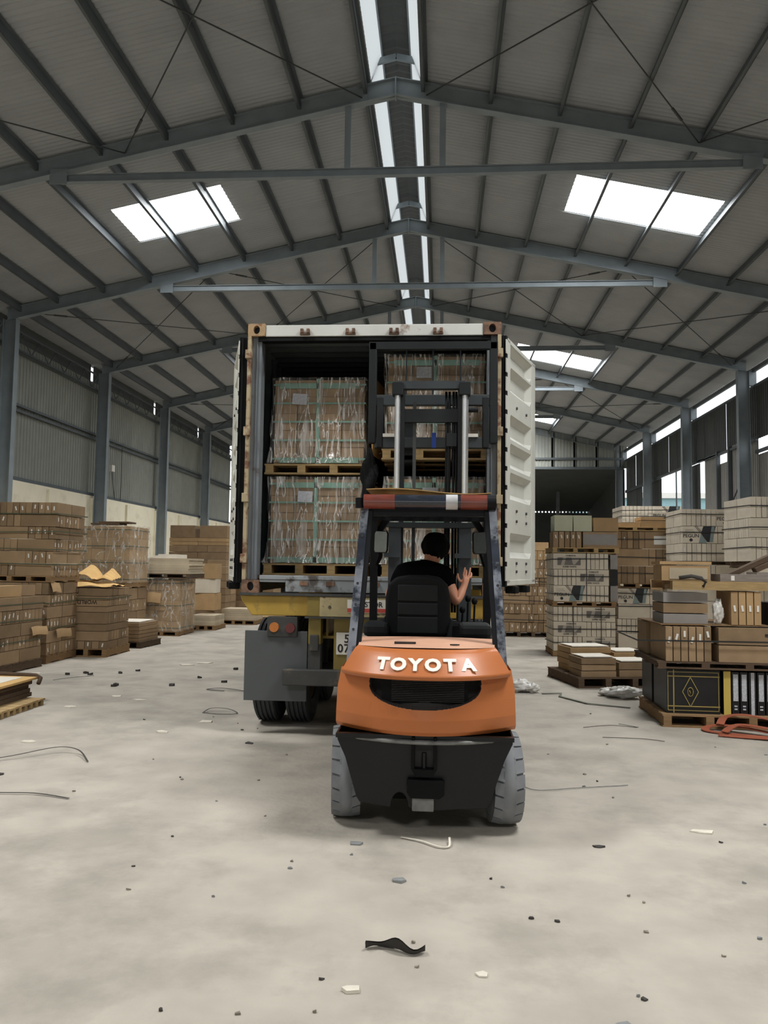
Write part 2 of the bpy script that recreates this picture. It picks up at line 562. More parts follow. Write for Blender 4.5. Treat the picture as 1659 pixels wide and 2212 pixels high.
for side in (-1, 1):
    top = XR + side * OPEN
    low = XL - 0.25 if side < 0 else XW + 0.25
    sx = sorted(SKX[side], key=lambda q: abs(q - XR))
    full, up, dn = roof_mesh(side, top, low), roof_mesh(side, top, sx[0]), roof_mesh(side, sx[1], low)
    sky = MB()
    sky.add([(sx[0], 0, zroof(sx[0]) + 0.02), (sx[1], 0, zroof(sx[1]) + 0.02), (sx[1], 1, zroof(sx[1]) + 0.02), (sx[0], 1, zroof(sx[0]) + 0.02)], [(0, 1, 2, 3)])
    skym = sky.mesh('skylight_panel', 'skylight')
    for y, wd, hole in spans:
        if hole:
            put('roof_sheet', up, ceiling, (0, y, 0), scale=(1, wd, 1))
            put('roof_sheet', dn, ceiling, (0, y, 0), scale=(1, wd, 1))
            o = put('skylight_panel', skym, ceiling, (0, y, 0), scale=(1, wd, 1))
            o['label'] = 'glowing translucent roof sheet'
            xa_, xb_ = sorted(SKX[side])
            skylight_lamp(xa_, xb_, y, y + wd, zroof(xa_), zroof(xb_))
        else:
            put('roof_sheet', full, ceiling, (0, y, 0), scale=(1, wd, 1))
    # purlins, a Z section each
    for d in (0.47, 1.56, 2.66, 3.77, 4.88, 5.98, 7.09, 8.2, 9.1):
        x = XR + side * d
        z = zroof(x)
        mb = MB()
        mb.box(x - 0.006, x + 0.006, Y0, Y1, z - 0.16, z - 0.004)
        mb.box(x - 0.055, x, Y0, Y1, z - 0.16, z - 0.15)
        mb.box(x, x + 0.055, Y0, Y1, z - 0.014, z - 0.004)
        mb.build('purlin', 'steel_dark', ceiling)
# ridge vent: dark cap on pale translucent side strips
cap = MB()
n = 528
v = []
L_ = Y1 - Y0
for i in range(n + 1):
    a = 0.014 * math.cos(math.pi * i)
    y = Y0 + L_ * i / n
    v += [(XR - 0.25, y, ZR + 0.42 + a), (XR, y, ZR + 0.49 + a), (XR + 0.25, y, ZR + 0.42 + a)]
cap.add(v, [(3 * i + j, 3 * i + 3 + j, 3 * i + 4 + j, 3 * i + 1 + j) for i in range(n) for j in (0, 1)])
cap.build('ridge_cap', 'roof_dark', ceiling)
for s in (-1, 1):
    for ya, yb in zip(FR[:-1], FR[1:]):
        mb = MB()
        xa, xb = XR + s * 0.43, XR + s * 0.23
        mb.add([(xa, ya, ZR - 0.1), (xb, ya, ZR + 0.42), (xb, yb, ZR + 0.42), (xa, yb, ZR - 0.1)], [(0, 1, 2, 3)])
        mb.build('vent_pane', 'vent_pane', ceiling)
    MB().box(XR + s * 0.23 - 0.012, XR + s * 0.23 + 0.012, Y0, Y1, ZR + 0.38, ZR + 0.43).build('vent_rail', 'steel', ceiling)
for y in FR:
    mb = MB()
    mb.bar((XR - 0.42, y, ZR + 0.26), (XR, y, ZR + 0.36), 0.05, 0.10)
    mb.bar((XR + 0.42, y, ZR + 0.26), (XR, y, ZR + 0.36), 0.05, 0.10)
    mb.bar((XR - 0.42, y, ZR + 0.26), (XR - 0.42, y, ZR - 0.1), 0.05, 0.05)
    mb.bar((XR + 0.42, y, ZR + 0.26), (XR + 0.42, y, ZR - 0.1), 0.05, 0.05)
    mb.build('vent_bracket', 'steel', ceiling)
# rafters (I section), knee at the column, ridge splice plate
def rafter(y):
    mb = MB()
    for s, xe in ((-1, XL + 0.12), (1, XW - 0.12)):
        p0, p1 = XR, xe
        for (zo0, zo1, hw) in ((-0.02, -0.035, 0.075), (-0.035, -0.30, 0.005), (-0.30, -0.315, 0.075)):
            z0a, z0b = zroof(p0) + zo0, zroof(p0) + zo1
            z1a, z1b = zroof(p1) + zo0, zroof(p1) + zo1
            v = [(p0, y - hw, z0b), (p0, y + hw, z0b), (p0, y + hw, z0a), (p0, y - hw, z0a), (p1, y - hw, z1b), (p1, y + hw, z1b), (p1, y + hw, z1a), (p1, y - hw, z1a)]
            mb.add(v, [(3, 2, 1, 0), (4, 5, 6, 7), (0, 1, 5, 4), (1, 2, 6, 5), (2, 3, 7, 6), (3, 0, 4, 7)])
    mb.prism([(XR - 0.45, ZR - 0.11), (XR, ZR - 0.02), (XR + 0.45, ZR - 0.11), (XR + 0.45, ZR - 0.40), (XR, ZR - 0.33), (XR - 0.45, ZR - 0.40)], y - 0.012, y + 0.012)
    mb.box(XR - 0.012, XR + 0.012, y - 0.08, y + 0.08, ZR - 0.34, ZR - 0.02)
    return mb.build('rafter', 'steel', ceiling)
for y in FR:
    rafter(y)
    if y > 6 and y < 38:
        mb = MB()
        mb.box(-6.4, 4.8, y - 0.05, y + 0.05, 7.90, 7.91)
        mb.box(-6.4, 4.8, y - 0.004, y + 0.004, 7.91, 8.02)
        mb.box(-6.4, 4.8, y - 0.05, y + 0.05, 8.02, 8.03)
        mb.box(-6.55, -6.25, y - 0.06, y - 0.05, 7.86, 8.12)
        mb.box(4.65, 4.95, y - 0.06, y - 0.05, 7.86, 8.12)
        mb.build('tie_beam', 'steel', ceiling)
        for x in (-1.57, -0.03):
            mb = MB()
            zt = zroof(x) - 0.31
            mb.box(x - 0.05, x + 0.05, y - 0.04, y - 0.03, 8.03, zt)
            mb.box(x - 0.05, x - 0.04, y - 0.03, y + 0.04, 8.03, zt)
            mb.box(x + 0.04, x + 0.05, y - 0.03, y + 0.04, 8.03, zt)
            mb.build('hanger_post', 'steel', ceiling)
def rod(xa, ya, xb, yb):
    mb = MB()
    za, zb = zroof(xa) - 0.2, zroof(xb) - 0.2
    mb.cyl((xa, ya, za), (xb, yb, zb), 0.011, n=6)
    p, q = Vector((xa, ya, za)), Vector((xb, yb, zb))
    t = p.lerp(q, 0.88)
    d = (q - p).normalized()
    mb.cyl(t - d * 0.16, t + d * 0.16, 0.022, n=6)
    mb.build('brace_rod', 'rod', ceiling)
for ya, yb in ((7.1, 12.3), (17.5, 22.7), (27.9, 33.1)):
    for xa, xb in ((-1.35, -5.3), (-0.3, 4.0), (-5.3, -9.8), (4.0, 8.2)):
        rod(xa, ya, xb, yb)
        rod(xa, yb, xb, ya)

# ---- side walls
def ibeam_column(x, y, zt, parent, name='column'):
    mb = MB()
    mb.box(x - 0.16, x - 0.148, y - 0.09, y + 0.09, 0, zt)
    mb.box(x + 0.148, x + 0.16, y - 0.09, y + 0.09, 0, zt)
    mb.box(x - 0.148, x + 0.148, y - 0.005, y + 0.005, 0, zt)
    mb.box(x - 0.2, x + 0.2, y - 0.15, y + 0.15, 0, 0.02)
    return mb.build(name, 'steel', parent)
def ribbed(width, z0, z1, m, pitch=0.15, depth=0.025):
    """upright cladding sheet in the YZ plane, ribs standing off +x"""
    pts = []
    n = max(1, round(width / pitch))
    p = width / n
    for i in range(n):
        pts += [(i * p, 0), (i * p + 0.55 * p, 0), (i * p + 0.68 * p, depth), (i * p + 0.87 * p, depth)]
    pts.append((width, 0))
    mb = MB()
    v = []
    for y, x in pts:
        v += [(x, y, z0), (x, y, z1)]
    mb.add(v, [(2 * i, 2 * i + 2, 2 * i + 3, 2 * i + 1) for i in range(len(pts) - 1)])
    return mb.mesh('wall_sheet', m)
wall_left = struct(empty('wall_left', (XL, 0, 0)), 'grey clad side wall above a cream masonry base')
wl = MB().box(-0.25, -0.02, Y0, Y1, 0, 3.57)
wl.build('masonry_base', 'plaster', wall_left)
for i, ya in enumerate([-13.7 + 2.6 * k for k in range(21)]):
    MB().box(-0.02, 0.05, ya - 0.14, ya + 0.14, 0, 3.50).build('pilaster', 'plaster', wall_left)
SHW = 1.04
me = ribbed(SHW - 0.012, 3.57, 7.02, 'wall_sheet')
y = 7.1 - 20 * SHW
while y < Y1 - 0.1:
    put('wall_sheet', me, wall_left, (-0.16 + random.uniform(-0.006, 0.006), y, 0))
    y += SHW
put('wall_sheet', ribbed(7.1 - 20 * SHW - Y0, 3.57, 7.02, 'wall_sheet'), wall_left, (-0.16, Y0, 0))
for z in (5.30, 5.44):
    MB().box(-0.13, -0.05, Y0, Y1, z - 0.03, z + 0.03).build('girt', 'steel_dark', wall_left)
MB().box(-0.14, -0.02, Y0, Y1, 3.57, 3.66).build('girt', 'steel_dark', wall_left)
MB().box(-0.14, -0.02, Y0, Y1, 6.72, 6.80).build('girt', 'steel_dark', wall_left)
# eave filler with a gap at every column, and a light lattice girder below the eave
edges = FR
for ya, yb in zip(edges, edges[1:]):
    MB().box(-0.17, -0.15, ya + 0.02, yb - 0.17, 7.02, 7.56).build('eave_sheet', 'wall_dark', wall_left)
    mb = MB()
    mb.bar((0.02, ya, 6.75), (0.02, yb, 6.75), 0.03, 0.03)
    mb.bar((0.02, ya, 7.20), (0.02, yb, 7.20), 0.04, 0.04)
    k = 6
    for j in range(k):
        ym0, ym1 = ya + (yb - ya) * j / k, ya + (yb - ya) * (j + 1) / k
        mb.bar((0.02, ym0, 7.2), (0.02, (ym0 + ym1) / 2, 6.75), 0.018, 0.018)
        mb.bar((0.02, (ym0 + ym1) / 2, 6.75), (0.02, ym1, 7.2), 0.018, 0.018)
    mb.build('eave_lattice', 'steel_dark', wall_left)
for y in FR:
    ibeam_column(0.22, y, zroof(XL + 0.22) - 0.3, wall_left)
mb = MB()
mb.cbox((0.02, 23.9, 4.55), (0.1, 0.22, 0.2))
mb.build('switch_box', 'paper', wall_left)
mb = MB()
mb.tube([(0.03, 23.9, 4.45), (0.03, 24.0, 4.0), (0.03, 24.15, 3.6)], 0.012)
mb.tube([(0.03, 24.6, 5.3), (0.03, 24.62, 4.2), (0.03, 24.6, 3.6)], 0.012)
mb.build('wall_cable', 'rod', wall_left)

wall_right = struct(empty('wall_right', (XW, 0, 0)), 'dark patched cladding side wall with open slots of daylight')
MB().box(0.02, 0.25, Y0, Y1, 0, 2.6).build('masonry_base', 'plaster', wall_right)
def wsheet(ya, yb, z0, z1, m, off=0.0):
    me_ = ribbed(yb - ya + 0.02, z0, z1, m)
    o = put('wall_sheet', me_, wall_right, (0.14 + off, ya, 0))
    return o
y = Y0
k = 0
while y < Y1 - 0.05:
    yb = min(y + 1.04, Y1)
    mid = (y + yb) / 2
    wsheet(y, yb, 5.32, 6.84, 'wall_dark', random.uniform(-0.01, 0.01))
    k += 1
    y = yb
# lower course: openings left free
gaps = [(20.4, 22.3, 5.02, 5.32), (27.05, 27.55, 2.6, 5.32), (28.75, 32.35, 2.6, 5.25)]
def lower(ya, yb, m, z0=2.6, z1=5.30):
    n_ = max(1, round((yb - ya) / 1.04))
    for i in range(n_):
        a, b = ya + (yb - ya) * i / n_, ya + (yb - ya) * (i + 1) / n_
        wsheet(a, b, z0, z1 + random.uniform(-0.02, 0.02), m, random.uniform(-0.008, 0.012))
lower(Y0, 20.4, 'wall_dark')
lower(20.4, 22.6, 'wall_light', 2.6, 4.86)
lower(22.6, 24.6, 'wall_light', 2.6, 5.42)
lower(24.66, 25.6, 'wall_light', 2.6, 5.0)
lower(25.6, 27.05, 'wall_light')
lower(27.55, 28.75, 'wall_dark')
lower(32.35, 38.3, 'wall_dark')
MB().box(0.05, 0.12, 20.4, 22.6, 4.90, 4.99).build('girt', 'steel_dark', wall_right)
for (ya, yb) in ((Y0, 20.4), (22.6, 27.0), (32.4, Y1)):
    MB().box(0.06, 0.14, ya, yb, 5.27, 5.34).build('girt', 'steel_dark', wall_right)
MB().box(0.06, 0.14, 25.7, 27.7, 5.30, 5.37).build('girt', 'steel_dark', wall_right)
MB().box(0.06, 0.14, 27.0, 38.3, 5.33, 5.39).build('girt', 'steel_dark', wall_right)
MB().box(0.06, 0.10, 30.1, 30.16, 2.6, 5.3).build('window_bar', 'steel_dark', wall_right)
MB().box(0.06, 0.12, Y0, Y1, 6.80, 6.86).build('girt', 'steel_dark', wall_right)
MB().bar((0.03, 23.1, 4.6), (0.03, 25.4, 2.9), 0.03, 0.03).build('brace_rod', 'rod', wall_right)
mb = MB().box(0.02, 0.10, Y0, Y1, 7.22, 7.34)
mb.build('eave_beam', 'steel_dark', wall_right)
for y in FR:
    ibeam_column(-0.22, y, zroof(XW - 0.22) - 0.3, wall_right)
    MB().box(-0.05, 0.14, y - 0.06, y + 0.06, 6.84, 7.3).build('eave_bracket', 'steel', wall_right)
# intermediate posts
for y in (25.65, 20.35, 24.63):
    MB().box(0.02, 0.13, y - 0.05, y + 0.05, 0, 5.4).build('wall_post', 'steel_dark', wall_right)

# ---- end wall and the dark lean-to beyond it
wall_back = struct(empty('wall_back', (0, Y1, 0)), 'clad gable wall over a wide opening to a dark bay')
def gable(xa, xb, z0, m):
    p = 0.15
    mb = MB()
    v = []
    n_ = round((xb - xa) / p)
    for i in range(n_ + 1):
        for dx, dy in ((0, 0), (0.08, 0), (0.1, -0.025), (0.13, -0.025)):
            x = xa + i * p + dx
            v += [(x, dy, z0), (x, dy, zroof(x))]
    mb.add(v, [(2 * i, 2 * i + 2, 2 * i + 3, 2 * i + 1) for i in range(len(v) // 2 - 1)])
    mb.build('wall_sheet', m, wall_back)
x = XL - 0.1
while x < XW:
    gable(x, min(x + 1.05, XW + 0.1), 6.45, 'wall_sheet')
    x += 1.05
MB().box(XL, XW, -0.09, -0.02, 6.85, 6.95).build('girt', 'steel_dark', wall_back)
MB().box(XL, XW, -0.12, 0.0, 6.38, 6.50).build('girt', 'steel_dark', wall_back)
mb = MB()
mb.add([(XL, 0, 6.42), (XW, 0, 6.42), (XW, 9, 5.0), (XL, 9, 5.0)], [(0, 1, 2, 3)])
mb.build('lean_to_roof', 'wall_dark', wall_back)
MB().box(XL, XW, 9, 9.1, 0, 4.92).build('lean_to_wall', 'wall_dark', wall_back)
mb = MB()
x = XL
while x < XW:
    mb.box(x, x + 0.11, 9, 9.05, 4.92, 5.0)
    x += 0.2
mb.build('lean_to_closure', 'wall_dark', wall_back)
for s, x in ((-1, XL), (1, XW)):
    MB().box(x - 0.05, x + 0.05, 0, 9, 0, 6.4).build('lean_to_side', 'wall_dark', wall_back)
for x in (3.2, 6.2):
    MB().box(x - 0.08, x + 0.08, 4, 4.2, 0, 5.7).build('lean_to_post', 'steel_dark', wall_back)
wall_front = struct(empty('wall_front', (0, Y0, 0)), 'entrance gable wall with a wide open doorway')
MB().box(XL, -4.8, -0.1, 0, 0, 7.4).build('cladding', 'wall_sheet', wall_front)
MB().box(3.2, XW, -0.1, 0, 0, 7.4).build('cladding', 'wall_sheet', wall_front)
mb = MB().prism([(XL, 5.0), (XW, 5.0), (XW, zroof(XW)), (XR, ZR), (XL, zroof(XL))], -0.1, 0)
mb.build('cladding', 'wall_sheet', wall_front)
# a house across the yard, seen through the wall opening
nb = empty('neighbour_building', (24, 84, 0))
tag(nb, 'pale blue-green building outside the big wall opening', 'building')
MB().box(-9, 9, -10, 10, -0.2, 8.2).build('wall', 'neighbour', nb)
MB().box(-9.4, 9.4, -10.4, 10.4, 8.2, 8.7).build('roof', 'paper', nb)
for i in range(6):
    MB().box(-9.05, -8.95, -8.6 + i * 3, -7.2 + i * 3, 4.6, 6.4).build('window', 'ink', nb)

# ================================================================ CONTAINER
CX, CY = -0.665, 7.38               # centre line and rear face
CZ0, CZ1 = 1.335, 3.93
CW = 2.44
cont = empty('shipping_container', (CX, CY, CZ0))
tag(cont, 'weathered white and grey shipping container with its rear doors swung open', 'container')
H = CZ1 - CZ0
hw = CW / 2
def casting(x, z):
    mb = MB()
    # a hollow block: face with an oval hole made of a ring of quads
    n = 20
    a, b = 0.081, 0.059
    ring_o, ring_i = [], []
    for i in range(n):
        t = 2 * math.pi * i / n
        c, s = math.cos(t), math.sin(t)
        k = 1 / max(abs(c) / a, abs(s) / b) if False else None
        m_ = max(abs(c) / 0.085, abs(s) / 0.06)
        ring_o.append((x + c / m_, 0, z + s / m_))
        ring_i.append((x + 0.032 * c, 0, z + 0.042 * s))
    ring_b = [(p[0], 0.06, p[2]) for p in ring_i]
    v = ring_o + ring_i + ring_b + [(p[0], 0.17, p[2]) for p in ring_o]
    f = []
    for i in range(n):
        j = (i + 1) % n
        f += [(i, j, n + j, n + i), (n + i, n + j, 2 * n + j, 2 * n + i), (j, i, 3 * n + i, 3 * n + j)]
    mb.add(v, f)
    mb.add(ring_b, [tuple(range(n))], 1)
    return mb
for x, z, m in ((-hw + 0.085, H - 0.06, 'rust_pale'), (hw - 0.085, H - 0.06, 'rust'), (-hw + 0.085, 0.06, 'rust'), (hw - 0.085, 0.06, 'rust')):
    o = casting(x, z).build('corner_casting', [m, 'ink'], cont)
mb = MB().box(-hw + 0.17, hw - 0.17, 0.01, 0.10, H - 0.125, H - 0.012)
mb.build('top_rail', 'container_white', cont, bevel=0.006)
MB().box(-hw + 0.10, hw - 0.10, 0.02, 0.12, H - 0.165, H - 0.125).build('door_lintel', 'rubber', cont)
for x in (-0.66, -0.22, 0.20, 0.62):
    mb = MB()
    mb.box(x - 0.05, x + 0.05, -0.012, 0.01, H - 0.115, H - 0.095)
    mb.box(x - 0.045, x - 0.015, -0.02, 0.01, H - 0.098, H - 0.055)
    mb.box(x + 0.015, x + 0.045, -0.02, 0.01, H - 0.098, H - 0.055)
    mb.build('cam_keeper', 'rust', cont, bevel=0.004)
for s in (-1, 1):
    # corner posts: outer angle, inner flange
    MB().box(min(s * hw, s * (hw - 0.036)), max(s * hw, s * (hw - 0.036)), 0.0, 0.10, 0.12, H - 0.12).build('corner_post', 'container_cream', cont, bevel=0.004)
    a, b = sorted((s * (hw - 0.036), s * (hw - 0.13)))
    mb = MB().box(a, b, 0.05, 0.20, 0.12, H - 0.12)
    c0, c1 = sorted((s * (hw - 0.085), s * (hw - 0.095)))
    mb.box(c0, c1, 0.035, 0.05, 0.12, H - 0.12)
    mb.build('post_flange', 'container_grey', cont, bevel=0.006)
    for z in (0.28, 0.86, 1.50, 2.25):
        MB().box(*sorted((s * (hw + 0.015), s * (hw - 0.045))), -0.025, 0.03, z, z + 0.085).build('hinge', 'container_cream', cont, bevel=0.004)
# sill with fork pockets cut as steps
sill = MB()
sill.box(-hw + 0.17, hw - 0.17, 0.005, 0.11, 0.125, 0.165)
sill.box(-hw + 0.42, hw - 0.42, 0.012, 0.10, 0.01, 0.125)
sill.box(-hw + 0.17, -hw + 0.42, 0.012, 0.10, 0.10, 0.125)
sill.box(hw - 0.42, hw - 0.17, 0.012, 0.10, 0.10, 0.125)
sill.build('sill', 'container_sill', cont, bevel=0.005)
for x in (-0.62, -0.37, 0.05, 0.4):
    MB().box(x - 0.04, x + 0.04, -0.012, 0.012, 0.07, 0.115).build('cam_keeper', 'rust', cont, bevel=0.004)
MB().box(-hw + 0.05, hw - 0.05, 0.10, 12.1, 0.13, 0.165).build('deck', 'pallet_dark', cont)
CL = 12.1
def corr(n, ax):
    pts = []
    p = CL / n
    for i in range(n):
        pts += [(i * p, 0), (i * p + .25 * p, 0), (i * p + .5 * p, ax), (i * p + .75 * p, ax)]
    pts.append((CL, 0))
    return pts
for s in (-1, 1):
    mb = MB()
    v = []
    for y, d in corr(44, 0.036):
        v += [(s * (hw - 0.02 - d), y + 0.12, 0.10), (s * (hw - 0.02 - d), y + 0.12, H - 0.08)]
    mb.add(v, [(2 * i, 2 * i + 2, 2 * i + 3, 2 * i + 1) for i in range(len(v) // 2 - 1)])
    mb.build('side_panel', 'container_inside', cont)
    MB().box(*sorted((s * hw, s * (hw - 0.06))), 0.12, CL, H - 0.09, H - 0.02).build('top_side_rail', 'container_grey', cont)
    MB().box(*sorted((s * hw, s * (hw - 0.06))), 0.12, CL, 0.0, 0.14).build('bottom_side_rail', 'container_grey', cont)
mb = MB()
v = []
for y, d in corr(58, 0.03):
    v += [(-hw + 0.05, y + 0.1, H - 0.05 + d - 0.03), (hw - 0.05, y + 0.1, H - 0.05 + d - 0.03)]
mb.add(v, [(2 * i, 2 * i + 1, 2 * i + 3, 2 * i + 2) for i in range(len(v) // 2 - 1)])
mb.build('roof_panel', 'container_inside', cont)
MB().box(-hw + 0.02, hw - 0.02, CL, CL + 0.05, 0.1, H - 0.05).build('end_panel', 'container_inside', cont)
# doors. local door frame: u along the door from the hinge, w outwards (towards the camera side), z up
def door(hx, ux, uy, sgn):
    g = empty('door', (hx, 0.02, 0.12))
    g.parent = cont
    DH = H - 0.27
    ln = math.hypot(ux, uy)
    g.rotation_euler = (0, 0, math.atan2(uy, ux))
    # in local space the door runs along +x; face seen is towards -y*sgn
    f = sgn
    D = 1.15
    mb = MB()
    prof = [(0.0, 0), (0.06, 0), (0.24, 0), (0.30, 0.06), (0.42, 0.06), (0.48, 0.0), (0.52, 0.0), (0.80, 0), (0.86, 0.06), (1.0, 0.06), (1.06, 0),
            (1.10, 0), (1.16, 0.06), (1.28, 0.06), (1.34, 0), (1.38, 0), (1.44, 0.06), (1.56, 0.06), (1.62, 0), (1.84, 0), (1.90, 0.06), (2.02, 0.06), (2.08, 0), (2.10, 0), (2.15, 0.06), (2.24, 0.06), (2.29, 0), (DH, 0)]
    def lay(u, w_, z):
        return (u, -f * w_, z)
    v = []
    us = (0.14, 0.20, D - 0.20, D - 0.14)
    for z, d in prof:
        for i, u in enumerate(us):
            v.append(lay(u, 0.02 - (d if i in (1, 2) else 0), z))
    nq = len(prof) - 1
    mb.add(v, [(4 * i + j, 4 * i + j + 1, 4 * i + 5 + j, 4 * i + 4 + j) for i in range(nq) for j in range(3)])
    mb.build('panel', 'door_white', g)
    mb = MB()
    for a, b in ((0.05, 0.14), (D - 0.14, D)):
        y0_, y1_ = sorted((-f * 0.03, f * 0.03))
        mb.box(a, b, y0_, y1_, 0, DH)
    mb.box(0.05, D, -0.03, 0.03, -0.02, 0.03)
    mb.box(0.05, D, -0.03, 0.03, DH - 0.03, DH + 0.01)
    mb.build('door_frame', 'door_white', g, bevel=0.004)
    y0_, y1_ = sorted((-f * 0.028, f * 0.05))
    mb = MB().box(0.0, 0.05, y0_, y1_, -0.03, DH + 0.02)
    mb.box(-0.012, 0.0, -0.006, 0.006, -0.03, DH + 0.02)
    mb.build('gasket', 'rubber', g)
    n_ = 13
    for i in range(n_):
        z0_ = DH * i / n_ + 0.025
        MB().box(-0.016, 0.03, *sorted((-f * 0.026, -f * 0.036)), z0_, z0_ + DH / n_ - 0.045).build('gasket_strip', 'door_white', g)
    for z in (0.11, 0.19, 0.60, 0.70, 1.72):
        for u in (0.40, 0.78):
            MB().cyl(lay(u, 0.018, z), lay(u, 0.034, z), 0.014, n=8).build('bolt', 'trailer_dark', g)
    for u in (0.36, 0.80):
        MB().cyl((u, f * 0.07, -0.08), (u, f * 0.07, DH + 0.06), 0.017, n=10).build('lock_rod', 'door_white', g)
    for a in (0.30, 0.74):
        MB().box(a, a + 0.12, -0.05, 0.06, -0.10, -0.03).build('cam_lock', 'rubber', g, bevel=0.01)
    return g
door(hw + 0.02, 0.345, 0.94, 1)
door(-hw - 0.055, -0.30, 0.955, -1)

# ================================================================ TRAILER
tr = empty('container_trailer', (CX, CY, 0))
tag(tr, 'yellow container trailer with mudflaps and twin tyres under the container', 'trailer')
mb = MB().prism([(-1.235, 1.31), (-0.40, 1.31), (-0.40, 1.12), (-1.12, 1.12), (-1.22, 1.26)], 0.03, 0.20)
mb.build('rear_bolster', 'trailer_yellow', tr, bevel=0.008)
mb = MB().prism([(0.40, 1.31), (1.235, 1.31), (1.22, 1.26), (1.12, 1.12), (0.40, 1.12)], 0.03, 0.20)
mb.build('rear_bolster', 'trailer_yellow', tr, bevel=0.008)
MB().box(-0.58, 0.58, -0.03, 0.04, 1.12, 1.31).build('bolster_end', 'trailer_olive', tr, bevel=0.008)
MB().box(-0.46, 0.46, -0.04, -0.03, 1.125, 1.305).build('rusty_panel', 'trailer_rusty', tr)
MB().box(-0.60, 0.60, -0.045, 0.05, 1.105, 1.12).build('bolster_flange', 'trailer_dark', tr)
MB().box(-0.60, 0.60, -0.045, 0.05, 1.31, 1.33).build('bolster_flange', 'trailer_dark', tr)
MB().box(-1.235, 1.235, 0.0, 0.14, 1.31, 1.335).build('twistlock_plate', 'trailer_dark', tr)
g = MB().box(-0.20, 0.18, -0.046, -0.041, 1.165, 1.285).build('sticker', 'plate_white', tr)
o = put('sticker_text', text_mesh('JOSTOR', 0.068, 'ink', 0.0008, 0.001), g, (0.01, -0.0475, 1.24))
o.rotation_euler = (R(90), 0, 0)
MB().box(-0.20, 0.18, -0.0465, -0.0455, 1.168, 1.205).build('sticker_band', 'ink_red', g)
for s in (-1, 1):
    x0, x1 = sorted((s * 0.97, s * 0.68))
    lb = MB().box(x0, x1, 0.03, 0.12, 0.92, 1.11).build('lamp_bracket', 'trailer_dark', tr, bevel=0.006)
    MB().cyl((s * 0.90, 0.035, 1.01), (s * 0.90, 0.005, 1.01), 0.048, 0.044, n=20).build('lamp', 'lamp_amber', lb)
    MB().cyl((s * 0.745, 0.035, 1.005), (s * 0.745, 0.005, 1.005), 0.048, 0.044, n=20).build('lamp', 'lamp_red', lb)
    x0, x1 = sorted((s * 1.185, s * 0.585))
    MB().box(x0, x1, 0.05, 0.075, 0.32, 0.975).build('mudflap', 'mudflap', tr, bevel=0.004)
    x0, x1 = sorted((s * 0.57, s * 0.45))
    MB().box(x0, x1, 0.0, 0.14, 0.86, 1.12).build('bumper_post', 'trailer_olive', tr, bevel=0.006)
    mb = MB().box(x0, x1, 0.0, 0.12, 0.52, 0.86)
    mb.box(x0 + 0.02, x1 - 0.02, -0.02, 0.0, 0.80, 0.95)
    mb.build('bumper_post_foot', 'trailer_dark', tr, bevel=0.006)
mb = MB().box(-0.80, 0.80, -0.05, 0.03, 0.48, 0.63)
mb.build('underrun_bar', 'trailer_dark', tr, bevel=0.01)
MB().box(-0.33, 0.33, 0.02, 0.06, 0.60, 1.12).build('plate_board', 'trailer_olive', tr)
pl = MB().box(-0.305, 0.0, 0.010, 0.016, 0.77, 0.975).build('number_plate', 'plate_white', tr)
for t, x, z in (('5', -0.205, 0.915), ('0', -0.266, 0.825), ('7', -0.206, 0.825)):
    o = put('digit', text_mesh(t, 0.108, 'ink', 0.001, 0.002), pl, (x, 0.008, z))
    o.rotation_euler = (R(90), 0, 0)
for s in (-1, 1):
    mb = MB()
    mb.box(s * 0.42 - 0.07, s * 0.42 + 0.07, 0.2, 11.8, 0.90, 0.925)
    mb.box(s * 0.42 - 0.01, s * 0.42 + 0.01, 0.2, 11.8, 0.925, 1.28)
    mb.box(s * 0.42 - 0.07, s * 0.42 + 0.07, 0.2, 11.8, 1.28, 1.31)
    mb.build('chassis_beam', 'trailer_yellow', tr)
for y in (3.0, 6.0, 9.0, 11.6):
    MB().box(-1.2, 1.2, y, y + 0.15, 1.14, 1.31).build('cross_bolster', 'trailer_yellow', tr)
def truck_tyre(x, y, r=0.525, w_=0.235):
    g_ = empty('wheel', (x, y, r))
    g_.parent = tr
    mb = MB()
    h = w_ / 2
    prof = [(-h * 0.8, 0.30), (-h, 0.36), (-h, r - 0.08), (-h * 0.9, r - 0.02), (-h * 0.8, r)]
    for i in range(4):
        c = -h * 0.55 + i * h * 0.37
        prof += [(c - 0.009, r), (c - 0.007, r - 0.016), (c + 0.007, r - 0.016), (c + 0.009, r)]
    prof += [(h * 0.8, r), (h * 0.9, r - 0.02), (h, r - 0.08), (h, 0.36), (h * 0.8, 0.30)]
    mb.lathe(prof, (0, 0, 0), 'x', 40, smooth=False)
    mb.build('tyre', 'tyre_truck', g_)
    MB().lathe([(-h * 0.7, 0.30), (-0.03, 0.28), (-0.03, 0.0), (0.03, 0.0), (0.03, 0.28), (h * 0.7, 0.30)], (0, 0, 0), 'x', 24).build('rim', 'rim', g_)
for y in (0.82, 2.12):
    for s in (-1, 1):
        truck_tyre(s * 1.07, y)
        truck_tyre(s * 0.745, y)
    MB().cyl((-1.2, y, 0.525), (1.2, y, 0.525), 0.07, n=12).build('axle', 'trailer_dark', tr)
for s in (-1, 1):
    mb = MB().box(s * 0.42 - 0.06, s * 0.42 + 0.06, 9.6, 9.72, 0.02, 1.2)
    mb.box(s * 0.42 - 0.15, s * 0.42 + 0.15, 9.5, 9.82, 0.0, 0.03)
    mb.build('landing_leg', 'trailer_dark', tr)

